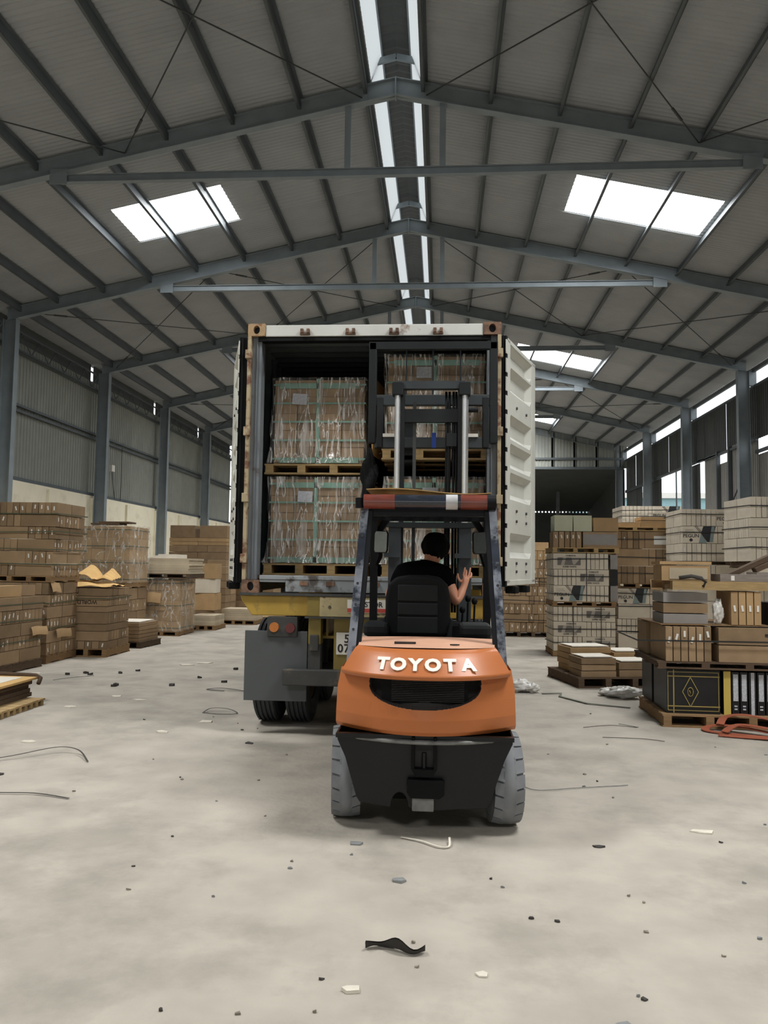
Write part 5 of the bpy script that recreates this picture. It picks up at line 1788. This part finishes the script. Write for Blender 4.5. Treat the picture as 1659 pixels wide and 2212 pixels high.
o = MB().box(-5.62, -4.58, 7.70, 8.82, .262, .285).build('framed_board', 'craft')
tag(o, 'tan framed board with a white face topping the dark board pile', 'board')
MB().box(-5.58, -4.72, 7.9, 8.72, .285, .288).build('white_face', 'sheet_white', o)
tag(MB().tube([(-5.6, 8.84, .30), (-5.0, 8.84, .302), (-4.62, 8.83, .295), (-4.55, 8.80, .27), (-4.54, 8.74, .22)], .025, 8).build('foam_strip', 'pallet_dark'), 'dark padded strip along the back of the tan framed lid', 'strip')

# ---------------------------------------------------------------- right side
W = 'carton_white'
def wrow(p, style=None, Hh=.29):
    return (p, .6, .085, Hh, W, style, .25)
# stack of white printed cartons beyond the forklift
pallet(2.63, 15.22, 0, 1.16, 1.0, 0.10, 0, 'pallet_wood', 'pallet on the floor under the double stack of white printed cartons')
zt = stack(2.63, 15.22, 0.102, 1.12, 0.98, [wrow('ES', 'grey', .27), wrow('SE', 'grey', .27), wrow('ES', 'grey', .27)], 0, -1, 'printed double stack\'s base', 'white cartons, floor tier', 'white_carton')
bands(2.63, 15.22, .1, zt, 1.14, 1.0, 0, (.24, .50, .78), 'thin dark band round the floor tier of white cartons', 'bands of the white floor tier', vert=(-.2, .3))
pallet(2.63, 15.22, zt + .002, 1.16, 1.0, 0.09, 0, 'pallet_wood', 'pallet between the two tiers of white printed cartons')
z1 = zt + .094
zt = stack(2.57, 15.22, z1, 1.00, 0.98, [wrow('SE', 'mark', .295), wrow('ES', 'grey', .295), wrow('SE', 'grey', .295)], 0, -1, 'printed double stack\'s top', 'white cartons, second tier', 'white_carton')
bands(2.57, 15.22, z1, zt, 1.02, 1.0, 0, (z1 + .12, z1 + .45, z1 + .78), 'thin dark band round the second tier of white cartons', 'bands of the white second tier', vert=(.1,))
carton(3.175, 15.2, z1, 0, .14, .9, .3, 'carton_grey', 'narrow grey carton squeezed beside the second white tier, lower one', None, 'narrow_carton')
carton(3.175, 15.2, z1 + .3, 0, .14, .9, .3, 'carton_black', 'narrow black carton squeezed beside the second white tier', None, 'narrow_carton')
carton(3.175, 15.2, z1 + .6, 0, .14, .9, .27, 'carton_grey', 'narrow grey carton squeezed beside the second white tier, upper one', None, 'narrow_carton')
pallet(2.66, 15.22, zt + .002, 1.22, 1.0, 0.10, 0, 'pallet_pale', 'reddish board pallet on top of the white printed cartons')
z1 = zt + .104
for i in range(5):
    carton(2.12 + i * .105, 15.0, z1, R(90), .5, .1, .30, B, 'upright brown carton with sticker, %s from the aisle on the reddish pallet' % NTH[i], 'upright brown cartons on the reddish pallet', 'upright_carton')
    sticker(bpy.data.objects[-1] if False else list(COL.objects)[-1], .1, .3, ((-.252, 0, .2), -math.pi / 2))
carton(2.93, 15.0, z1, 0, .64, .5, .30, B, 'brown carton with a wide grey panel on the reddish board pallet', None, 'panel_carton', 'greypanel')
z1 += .302
carton(2.26, 15.0, z1, 0, .34, .5, .30, 'carton_green', 'pale greenish patterned carton at the outer end of the top row', None, 'patterned_carton')
carton(2.61, 15.0, z1, 0, .34, .5, .30, 'carton_green', 'pale greenish patterned carton in the middle of the top row', None, 'patterned_carton')
carton(3.03, 15.0, z1, 0, .46, .5, .26, BL, 'plain orange-brown carton at the end of the top row', None, 'panel_carton')
# brown stack behind the container door
pallet(2.0, 19.2, 0, 1.10, 1.0, 0.12, 0, 'pallet_dark', 'pallet under the dim brown stack beyond the open container door')
zt = stack(2.0, 19.2, 0.122, 1.06, 0.98, [('EE', .5, .13, .22, B, None, .8), ('SE', .6, .13, .2, B, None, .4)] * 4 + [('EE', .5, .13, .22, BL, None, .6), ('SS', .5, .2, .2, BL, None, 0)], 0, -1, 'stack beyond container door', 'cartons of the stack beyond the container door', 'dim_carton')
bands(2.0, 19.2, .12, zt, 1.08, 1.0, 0, (.4, .85, 1.3), 'dark band round the dim stack beyond the container door', 'bands of the dim stack')
# second column: printed cartons, brown cartons, boxes on a board
pallet(3.92, 15.82, 0, 1.16, 1.0, 0.12, 0, 'pallet_dark', 'dark pallet under the mixed stack of white and brown cartons')
zt = stack(3.92, 15.82, 0.122, 1.12, 0.98, [wrow('SE', None, .28), wrow('ES', None, .27), wrow('SE', None, .28), wrow('SE', 'mark', .30)], 0, -1, 'mixed stack\'s white base', 'white cartons of the mixed stack', 'white_carton')
bands(3.92, 15.82, .12, zt, 1.14, 1.0, 0, (.55, .9, 1.15), 'dark band round the white base of the mixed stack', 'bands of the mixed stack base')
pallet(3.92, 15.82, zt + .002, 1.2, 1.0, 0.09, 0, 'pallet_wood', 'pallet between white and brown cartons of the mixed stack')
z1 = zt + .094
zt = stack(3.90, 15.82, z1, 1.14, 0.98, [('ES', .58, .105, .33, B, 'window', .3), ('SE', .62, .13, .33, B, None, .2), ('ES', .60, .105, .33, B, 'window', .3)], 0, -1, 'mixed stack\'s brown middle', 'brown cartons of the mixed stack', 'brown_carton')
bands(3.90, 15.82, z1, zt, 1.16, 1.0, 0, (z1 + .2, z1 + .5, z1 + .85), 'dark band round the brown part of the mixed stack', 'bands of the mixed stack middle')
pallet(3.88, 15.80, zt + .002, 1.24, 1.0, 0.08, 0, 'pallet_pale', 'reddish board pallet over the brown cartons of the mixed stack')
z1 = zt + .084
carton(3.60, 15.6, z1, 0, .42, .5, .09, BL, 'low tan carton at the outer end of the board over the mixed stack', None, 'flat_carton')
carton(4.12, 15.6, z1, 0, .62, .5, .13, BL, 'long orange-brown carton lying on the board over the mixed stack', None, 'flat_carton')
carton(4.12, 15.6, z1 + .132, 0, .62, .5, .07, BL, 'thin orange-brown carton topping the mixed stack', None, 'flat_carton')
# white stack behind the mixed stack
pallet(4.55, 17.9, 0, 1.3, 1.0, 0.12, 0, 'pallet_dark', 'pallet under the white stack in front of the bright opening')
zt = stack(4.55, 17.9, 0.122, 1.26, 0.98, [('SS', .6, .3, .31, W, None, 0)] * 7 + [('ES', .62, .085, .34, W, None, .2), ('ES', .62, .085, .36, W, 'mark', .3)], 0, -1, 'bright-opening stack', 'white cartons before the bright opening', 'white_carton')
bands(4.55, 17.9, 2.3, zt, 1.28, 1.0, 0, (2.75, 2.9), 'thin dark band round the top of the stack before the bright opening', 'bands before the bright opening')
# white stack to the right of the mixed stack
pallet(4.76, 14.5, 0, 1.2, 1.0, 0.12, 0, 'pallet_dark', 'pallet under the white carton stack next to the mixed stack')
zt = stack(4.76, 14.5, 0.122, 1.16, 0.98, [('SS', .58, .3, .32, W, None, 0)] * 4 + [wrow('ES', None, .30)], 0, -1, 'white neighbour stack\'s base', 'white cartons of the lower tier next to the mixed stack', 'white_carton')
pallet(4.76, 14.5, zt + .002, 1.2, 1.0, 0.06, 0, 'pallet_dark', 'thin dark pallet between tiers of the white stack next to the mixed stack')
z1 = zt + .064
zt = stack(4.76, 14.5, z1, 1.18, 0.98, [wrow('ES', None, .31), wrow('SE', 'mark', .30), wrow('ES', 'mark', .30)], 0, -1, 'white neighbour stack\'s top', 'white cartons of the upper tier next to the mixed stack', 'white_carton')
bands(4.76, 14.5, z1, zt, 1.2, 1.0, 0, (z1 + .15, z1 + .5, z1 + .8), 'thin dark band round the upper tier next to the mixed stack', 'bands of the upper tier')
# stack at the right picture edge
pallet(5.35, 12.75, 0, 1.2, 1.0, 0.12, 0, 'pallet_dark', 'pallet on the floor under the white stack at the picture edge')
zt = stack(5.35, 12.75, 0.122, 1.16, 0.98, [('SS', .58, .3, .33, W, None, 0)] * 3 + [wrow('ES', None, .28), wrow('SE', None, .26)], 0, -1, 'right-edge stack\'s base', 'white cartons of the edge stack, lower tier', 'white_carton')
pallet(5.30, 12.75, zt + .002, 1.2, 1.0, 0.10, 0, 'pallet_dark', 'dark pallet halfway up the white stack at the picture edge')
z1 = zt + .104
zt = stack(5.22, 12.75, z1, 1.18, 0.98, [wrow('ES', None, .36), wrow('SE', None, .30), wrow('ES', 'mark', .32)], R(3), -1, 'right-edge stack\'s top', 'white cartons of the edge stack, upper tier', 'white_carton')
bands(5.22, 12.75, z1, zt, 1.2, 1.0, R(3), (z1 + .2, z1 + .5, z1 + .85), 'thin dark band round the upper tier at the picture edge', 'bands of the edge stack')

# ---- near pallet with black cartons
pg = pallet(2.98, 8.92, 0, 1.36, 1.15, 0.13, R(-2), 'pallet_wood', 'wooden pallet under the black cartons near the orange straps', n=7)
ck = 'carton_black'
z1 = .132
front = 8.42
big = empty('black_carton', (2.62, front + .3, z1), R(-2))
tag(big, 'large black carton with a gold diamond emblem on the near pallet', 'carton')
put('carton_body', cmesh(.54, .58, .45, ck), big)
gold = MB()
def frame(mb, pts, w_=.006, y=-.292):
    for p, q in zip(pts, pts[1:] + pts[:1]):
        mb.bar((p[0], y, p[1]), (q[0], y, q[1]), .002, w_, up=(0, 0, 1) if abs(p[0] - q[0]) > abs(p[1] - q[1]) else (1, 0, 0))
frame(gold, [(-.255, .03), (.25, .03), (.25, .42), (-.255, .42)])
frame(gold, [(-.20, .005), (-.195, .005), (-.195, .445), (-.20, .445)])
frame(gold, [(-.26, .07), (.26, .07), (.26, .075), (-.26, .075)])
frame(gold, [(-.26, .375), (.26, .375), (.26, .38), (-.26, .38)])
frame(gold, [(-.03, .07), (.05, .22), (-.03, .37), (-.11, .22)], .007)
gold.build('gold_border', 'print_gold', big)
em = MB()
em.tube([(-.03 + .028 * math.cos(a * .5), -.293, .22 + .045 * math.sin(a * .5)) for a in range(14)], .004, 5)
em.tube([(-.04, -.293, .19), (-.03, -.293, .21), (-.04, -.293, .235)], .005, 5)
em.build('gold_emblem', 'print_gold', big)
for i in range(9):
    x = 2.96 + i * .085
    o = put('black_carton', cmesh(.9, .08, .44, ck), None, (x, front + .45, z1), R(88))
    if i == 0:
        tag(o, 'narrow black carton with a yellow band next to the diamond carton', 'carton')
        MB().box(-.453, -.451, -.035, .035, -.01, .44).build('yellow_band', 'print_yellow', o)
    else:
        tag(o, 'narrow black carton with pale spine, %s right of the yellow-banded one' % NTH[i - 1], 'carton', 'black cartons with white spines')
        if i in (1, 2, 4, 5):
            MB().box(-.453, -.451, -.024, .024, .14, .41).build('spine_label', 'paper_print', o)
            MB().box(-.453, -.451, -.015, .015, .05, .065).build('spine_mark', 'paper_print', o)
            MB().box(-.453, -.451, -.015, .015, .08, .095).build('spine_mark', 'paper_print', o)
        elif i in (3, 7):
            MB().box(-.453, -.451, -.017, .017, .0, .43).build('spine_label', 'paper_print', o)
for i in range(3):
    put('black_carton', cmesh(.5, .1, .43, ck), None, (2.42 + .1 * i, 9.35, z1), R(88)).name = 'black_carton'
    tag(list(COL.objects)[-1], 'black carton, %s from the aisle, behind the diamond-emblem carton' % NTH[i], 'carton', 'black cartons behind the diamond carton')
pallet(2.96, 8.95, .588, 1.40, 1.15, 0.075, R(-2), 'pallet_dark', 'dark pallet lying on the black cartons', n=7)
z1 = .666
for i in range(6):
    o = carton(2.375 + i * .078, 8.75, z1, R(88), .70, .076, .36, B, 'upright brown stickered carton, %s from the aisle, over the black cartons' % NTH[i], 'upright cartons over the black ones', 'upright_carton')
    sticker(o, .076, .36, ((-.352, 0, .22 + .03 * (i % 3)), -math.pi / 2))
carton(2.42, 9.36, z1, R(88), .48, .20, .36, B, 'brown carton behind the upright ones on the near pallet', None, 'long_carton')
for j in range(2):
    o = carton(3.24, 8.52 + 0 * j, z1 + .18 * j, R(-2), .76, .28, .178, B, ['lower long brown carton beside the upright ones on the near pallet', 'upper long brown carton with a dark print bar on the near pallet'][j], None, 'long_carton')
    if j:
        MB().box(.08, .20, -.142, -.140, .09, .115).build('print_bar', 'ink', o)
bands(2.86, 8.93, .67, 1.02, 1.58, 1.12, R(-2), (.87,), 'dark band round the brown cartons over the black ones')
z1 = 1.03
tag(MB().box(2.30, 3.72, 8.48, 9.45, z1, z1 + .012).build('thin_board', 'pallet_wood'), 'thin board over the brown cartons on the near pallet', 'board')
z1 += .014
for j, (m, l) in enumerate((('carton_grey', 'grey carton under torn film on the near pallet, lower'), ('carton', 'grey-brown carton under torn film on the near pallet, middle'), ('carton_grey', 'pale grey carton under torn film on the near pallet, topmost'))):
    carton(2.58, 8.78, z1 + j * .11, R(-2), .46, .5, .108, m, l, None, 'film_carton')
for i in range(4):
    o = carton(3.06 + i * .078, 8.72, z1, R(88), .5, .076, .35, BL, 'upright tan stickered carton, %s from the aisle, under the wooden beams' % NTH[i], 'upright tan cartons under the beams', 'upright_carton')
    sticker(o, .076, .35, ((-.252, 0, .17), -math.pi / 2))
carton(3.58, 8.75, z1, 0, .34, .5, .24, 'carton_black', 'black carton under the wooden beams at the picture edge', None, 'narrow_carton')
# film scraps hanging there
def lump(name, c, r, m, label, cat, seed, group=None):
    rn = random.Random(seed)
    ph = [rn.uniform(0, 6.3) for _ in range(6)]
    mb = MB()
    def fn(u, t):
        a, e = 2 * math.pi * u, math.pi * t
        k = 1 + .14 * math.sin(3 * a + ph[0] + 4 * e) + .10 * math.sin(7 * a + ph[1]) * math.sin(5 * e + ph[2]) + .07 * math.sin(13 * e + ph[3] + 3 * a)
        return (c[0] + r[0] * k * math.sin(e) * math.cos(a), c[1] + r[1] * k * math.sin(e) * math.sin(a), max(c[2] - r[2], c[2] + r[2] * k * math.cos(e)))
    mb.grid(fn, 36, 20)
    tag(mb.build(name, m), label, cat, group)
lump('film_scrap', (2.905, 8.54, 1.17), (.055, .04, .125), 'film_bundle', 'crumpled clear film tucked between grey and tan cartons', 'film', 3)
# beams and boxes on top
z1 = 1.40
for i, (y, m) in enumerate(((8.46, 'pallet_pale'), (8.75, 'pallet_wood'), (9.2, 'pallet_wood'))):
    tag(MB().box(2.42, 3.80, y, y + .09, z1, z1 + .09).build('wooden_beam', m), ['pale wooden beam across the top of the near pallet, frontmost', 'wooden beam behind the pale one on the near pallet', 'hindmost wooden beam on the near pallet'][i], 'beam')
z1 += .092
carton(2.62, 8.85, z1, R(-3), .50, .42, .17, BL, 'tan carton with a pale panel standing on the wooden beams', None, 'panel_carton', 'palepanel')
carton(2.62, 8.85, z1 + .172, R(-3), .54, .44, .04, BL, 'flat tan lid carton on the pale-panelled one', None, 'flat_carton')
o = MB().box(2.92, 3.85, 8.50, 8.78, z1, z1 + .075).build('grey_timber', 'grey_wood')
tag(o, 'weathered grey timber with a white tag lying on the wooden beams', 'timber')
MB().box(3.03, 3.065, 8.497, 8.5, z1 + .01, z1 + .06).build('white_tag', 'paper', o)
tag(MB().box(3.3, 3.9, 8.52, 8.8, z1 + .077, z1 + .10).build('grey_plank', 'grey_wood'), 'thin grey plank lying on the grey timber', 'plank')
for i, (p, q) in enumerate((((3.12, 9.0, z1 + .03), (3.75, 8.95, z1 + .34)), ((3.42, 8.9, z1 + .12), (3.95, 8.85, z1 + .38)))):
    tag(MB().bar(p, q, .16, .05).build('dark_plank', 'pallet_dark'), ['long dark plank leaning up to the picture edge behind the timber', 'shorter dark plank leaning in front of the long one'][i], 'plank')
tag(MB().tube([(2.50, 8.5, z1 + .03), (2.62, 8.48, z1 + .05), (2.72, 8.47, z1 + .03), (2.76, 8.47, z1 - .01), (2.73, 8.47, z1 - .06)], .02, 8).build('rag', 'scrap_dark'), 'dark rag draped over the beam by the pale-panelled carton', 'rag')

# loose flaps, film and cloth hanging on the stacks
def flap(c, w_, h, rz, tilt, m, label):
    mb = MB()
    def fn(u, t):
        return ((u - .5) * w_, -.006 * math.sin(t * 3) - .004, -t * h + .01 * math.sin(u * 5))
    def fb(u, t):
        p = fn(1 - u, t)
        return (p[0], p[1] + .005, p[2])
    mb.grid(fn, 8, 6, smooth=False)
    mb.grid(fb, 8, 6, smooth=False)
    o = mb.build('cardboard_flap', m)
    o.location = c
    o.rotation_euler = (R(tilt), 0, rz)
    tag(o, label, 'cardboard')
flap((-6.145, 12.2, 1.27), .26, .16, R(88), -18, 'carton_light', 'torn cardboard flap sticking out of the tallest left stack below its pallet')
flap((-6.07, 11.62, .62), .42, .13, R(87), -14, 'carton_light', 'torn cardboard flap sticking out of the low front-left stack')
flap((-6.12, 12.5, .52), .50, .14, R(90), -12, 'carton_light', 'pale cardboard flap sticking out low on the tallest left stack')
flap((-6.30, 17.06, .95), .30, .22, 0, -8, 'carton_light', 'loose cardboard flap on the wrapped load with the sheet pile')
flap((4.06, 15.28, 1.42), .22, .2, R(5), -12, 'carton_light', 'torn cardboard flap at the foot of the mixed stack\'s brown part')
craft('cream_cloth', 4.93, 12.18, 1.10, .52, .30, lambda u, v: .44 + .04 * math.sin(u * 11) + .03 * math.sin(v * 9) - .30 * max(0, .5 - v) * (1 + .6 * math.sin(u * 9)), 'cream_cloth', 'crumpled cream cloth draped over cartons of the right-edge stack')

# ---- low pallet with flat cartons
rz = R(12)
pallet(2.34, 11.58, 0, 1.25, 1.2, 0.14, rz, 'pallet_dark', 'dark pallet with flat cartons on the floor beyond the forklift')
def rot2(x, y):
    return 2.34 + x * math.cos(rz) - y * math.sin(rz), 11.58 + x * math.sin(rz) + y * math.cos(rz)
for pi, (x, y, L, D, n_, h, m, nm) in enumerate(((-.30, -.30, .50, .48, 3, .085, B, 'front corner pile'), (.28, -.30, .60, .50, 2, .10, B, 'front inner pile'), (-.18, .28, .62, .5, 4, .085, BL, 'rear pile'), (.42, .30, .5, .5, 3, .09, BL, 'rear inner pile'))):
    for k in range(n_):
        px, py = rot2(x + random.uniform(-.015, .015), y + random.uniform(-.015, .015))
        carton(px, py, .142 + k * (h + .001), rz + random.uniform(-.04, .04), L, D, h, m, 'flat carton, %s from the bottom of the %s on the low pallet' % (NTH[k], nm), nm + ' of flat cartons', 'flat_carton')
    px, py = rot2(x, y)
    o = put('white_board', MB().box(-L / 2 + .03, L / 2 - .03, -D / 2 + .03, D / 2 - .03, 0, .012).mesh('white_board', 'sheet_white'), None, (px, py, .142 + n_ * (h + .001) + .002), rz + .03)
    tag(o, 'pale board lying on the %s of the low dark pallet' % nm, 'board')
lump('film_bundle', (1.02, 10.45, .078), (.17, .11, .078), 'film_bundle', 'twisted bundle of clear film on the floor next to the forklift', 'film', 5)
lump('film_bundle', (1.17, 10.42, .062), (.11, .09, .062), 'film_bundle', 'smaller end of clear film on the floor next to the forklift', 'film', 8)
lump('film_bundle', (2.30, 10.15, .07), (.20, .12, .07), 'film_bundle', 'loose clear film on the floor against the near pallet', 'film', 9)
lump('film_bundle', (2.14, 10.3, .05), (.12, .1, .05), 'film_bundle', 'small clear film scrap beside the loose film by the near pallet', 'film', 12)
# cast-off green strap on the floor and orange webbing
tag(MB().tube([(1.30, 10.30, .01), (1.55, 10.35, .012), (1.5, 10.1, .01), (1.75, 9.62, .012), (2.2, 9.42, .01)], 0, flat=(.02, .003)).build('green_strap', 'band_olive'), 'olive strap curving over the floor between film bundles', 'strap')
def loops(pts, label):
    tag(MB().tube(pts, 0, flat=(.038, .004)).build('webbing_strap', 'orange_strap'), label, 'strap')
def spline(P_, n=10):
    P_ = [Vector(p) for p in P_]
    out = []
    for i in range(len(P_) - 1):
        p0, p1, p2, p3 = P_[max(i - 1, 0)], P_[i], P_[i + 1], P_[min(i + 2, len(P_) - 1)]
        for j in range(n):
            t = j / n
            out.append(0.5 * ((2 * p1) + (p2 - p0) * t + (2 * p0 - 5 * p1 + 4 * p2 - p3) * t * t + (3 * p1 - p0 - 3 * p2 + p3) * t ** 3))
    out.append(P_[-1])
    return out
loops(spline([(3.6, 7.85, .01), (3.1, 7.95, .012), (2.72, 8.12, .012), (2.66, 8.24, .02), (2.78, 8.28, .05), (3.0, 8.15, .06), (3.3, 7.95, .03), (3.7, 7.75, .012)]), 'orange webbing strap looping low in front of the black cartons')
loops(spline([(2.80, 8.22, .07), (2.88, 8.30, .13), (3.05, 8.28, .16), (3.3, 8.18, .13), (3.7, 8.05, .06)]), 'orange webbing strap arching against the near pallet')
loops(spline([(2.78, 8.05, .03), (2.95, 8.12, .09), (3.2, 8.0, .08), (3.45, 7.92, .05), (3.8, 7.9, .03)]), 'orange webbing strap lying between the two other straps')
loops(spline([(2.70, 7.98, .012), (2.95, 7.90, .014), (3.3, 7.80, .02), (3.7, 7.7, .012)]), 'frontmost orange webbing strap lying flat on the floor')

# ---------------------------------------------------------------- litter on the floor
def wire(pts, label, m='scrap_dark', r=.006, flat=None):
    tag(MB().tube(spline(pts, 8), r, 5, flat=flat).build('strap_scrap', m), label, 'strap scrap')
wire([(-3.75, 6.05, .008), (-3.45, 6.25, .03), (-3.2, 6.50, .05), (-3.0, 6.48, .04), (-2.8, 6.23, .01)], 'long dark strap scrap arching on the floor toward the picture edge', 'scrap_dark', 0, (.006, .0015))
wire([(-3.5, 5.30, .008), (-3.0, 5.33, .012), (-2.75, 5.34, .012), (-2.49, 5.27, .008)], 'dark strap scrap lying straight below the arching one', 'scrap_dark', 0, (.006, .0015))
wire([(-2.53, 8.40, .008), (-2.48, 8.56, .03), (-2.3, 8.55, .03), (-2.16, 8.42, .008), (-2.35, 8.36, .008), (-2.53, 8.42, .01)], 'looped dark strap scrap beside the trailer tyres', 'scrap_dark', 0, (.006, .0015))
wire([(-0.22, 4.76, .008), (-0.10, 4.70, .012), (0.0, 4.62, .012), (0.06, 4.63, .01), (0.065, 4.72, .03)], 'pale curved strap scrap behind the forklift wheels', 'scrap_pale', 0, (.006, .0015))
wire([(0.62, 5.95, .006), (0.72, 5.85, .01), (1.0, 5.95, .008), (1.4, 6.08, .006)], 'thin strap scrap on the floor beside the forklift wheel', 'scrap_grey', .003)
wire([(1.55, 7.75, .006), (1.9, 7.72, .01), (2.1, 7.65, .006)], 'thin wire scrap on the floor before the near pallet', 'scrap_dark', .003)
wire([(1.45, 8.2, .006), (1.75, 8.33, .01), (2.0, 8.28, .006), (1.85, 8.42, .01)], 'wiry dark scrap on the floor beside the near pallet', 'scrap_dark', .003)
wire([(-5.2, 10.4, .008), (-5.05, 10.55, .02), (-4.86, 10.9, .008)], 'short wire scrap on the floor beside the plank bundle', 'scrap_dark', .003)
wire([(-2.45, 9.9, .008), (-2.75, 10.0, .02), (-2.95, 9.95, .01), (-2.7, 9.85, .012)], 'tangled strap scrap on the floor left of the mudflap', 'scrap_dark', 0, (.01, .002))
def chip(x, y, s, m, label, group=None, thick=.008, name='paper_scrap', cat='scrap'):
    rn = random.Random(int(x * 1000 + y * 77))
    n_ = rn.choice((4, 5, 6))
    a0 = rn.uniform(0, 6.28)
    pts = []
    for i in range(n_):
        a = a0 + 2 * math.pi * i / n_
        r = s * rn.uniform(.55, 1.1)
        pts.append((r * 1.5 * math.cos(a), r * math.sin(a)))
    mb = MB()
    v = [(p[0], p[1], .001) for p in pts] + [(p[0] * .97, p[1] * .97, thick + rn.uniform(0, thick * 2.2)) for p in pts]
    n2 = len(pts)
    mb.add(v, [tuple(range(n2))[::-1], tuple(range(n2, 2 * n2))] + [(i, (i + 1) % n2, n2 + (i + 1) % n2, n2 + i) for i in range(n2)])
    o = mb.build(name, m)
    o.location = (x, y, 0)
    tag(o, label, cat, group)
for x, y, s, m, l in (
        (-3.86, 9.29, .07, 'scrap_pale', 'pale torn slip on the floor left of the strap loop'), (-3.51, 9.11, .10, 'scrap_pale', 'pale flat strip on the floor among the dark crumbs'),
        (-4.08, 8.56, .08, 'scrap_pale', 'white torn paper on the floor next to the plank bundle'), (-2.35, 7.95, .09, 'scrap_pale', 'clear plastic shred on the floor before the trailer tyres'),
        (-2.62, 7.42, .08, 'scrap_pale', 'pale paper shred on the floor below the plastic shred'), (-3.64, 6.86, .08, 'scrap_pale', 'pale strip of paper above the arching strap scrap'),
        (-4.0, 12.3, .16, 'scrap_pale', 'large white paper on the floor in the light patch'), (-3.8, 12.6, .14, 'scrap_pale', 'second white paper overlapping the light patch'),
        (-0.47, 4.64, .05, 'scrap_grey', 'small grey scrap behind the forklift left wheel'), (-0.20, 4.13, .055, 'scrap_grey', 'grey torn scrap on the floor below the forklift'),
        (-0.33, 3.07, .045, 'scrap_pale', 'pale pinkish paper piece in the foreground floor'), (0.18, 3.23, .03, 'scrap_pale', 'small pale cardboard strip in the foreground floor'),
        (1.61, 5.08, .07, 'scrap_pale', 'curled pale paper on the floor at the right'), (0.92, 4.74, .04, 'scrap_dark', 'dark chip on the floor right of the forklift'),
        (-3.29, 5.80, .06, 'scrap_dark', 'black block end at the left picture edge'), (-1.69, 7.07, .05, 'scrap_dark', 'dark chip on the floor left of the forklift'),
        (0.65, 2.92, .05, 'scrap_grey', 'grey scrap at the bottom picture edge'), (-5.78, 11.02, .09, 'scrap_pale', 'white plastic bag on the floor by the left stacks')):
    chip(x, y, s * .72, m, l, None, .005)
# a torn dark gasket piece in the foreground
mb = MB()
def gask(u, t):
    x = -0.30 + .25 * u
    return (x, 3.40 + .025 * math.sin(u * 6) - .02 * t, .004 + .035 * t * (1 - .4 * math.sin(u * 9)) + .004 * math.sin(u * 14))
mb.grid(gask, 16, 3)
def gask2(u, t):
    p = gask(1 - u, t)
    return (p[0], p[1] + .012, p[2])
mb.grid(gask2, 16, 3)
tag(mb.build('rubber_scrap', 'scrap_dark'), 'torn dark curved scrap alone on the foreground floor', 'scrap')
for x, y in ((-5.08, 11.13), (-4.96, 11.0), (-4.61, 11.21), (-4.45, 11.49), (-5.27, 10.95), (-4.2, 10.1), (-2.91, 10.6), (-3.36, 10.95), (-2.64, 11.07), (-3.1, 11.9), (-3.5, 10.2), (-4.21, 10.03)):
    chip(x, y, .03, 'scrap_dark', 'dark crumb of packing on the floor before the left stacks', 'dark packing crumbs left', .012)
rn = random.Random(21)
spots = [(-2.54, 5.45), (-0.78, 4.23), (-0.48, 4.46), (1.22, 5.75), (0.27, 4.2), (0.99, 3.99), (0.43, 3.76), (-0.08, 3.27), (1.4, 3.66), (2.5, 7.47), (-1.28, 6.68), (-1.93, 5.89), (2.01, 8.29), (1.0, 11.0)]
for i in range(60):
    y = rn.uniform(2.7, 9)
    spots.append((rn.uniform(-.42, .40) * y, y))
for x, y in spots:
    if -1.0 < x < 0.7 and 4.6 < y < 7.5:
        continue
    chip(x, y, rn.uniform(.005, .012), rn.choice(('scrap_dark', 'grit', 'grit', 'scrap_grey')), 'tiny crumb of grit lying loose on the concrete floor', 'grit crumbs', .004, 'grit_crumb', 'crumb')
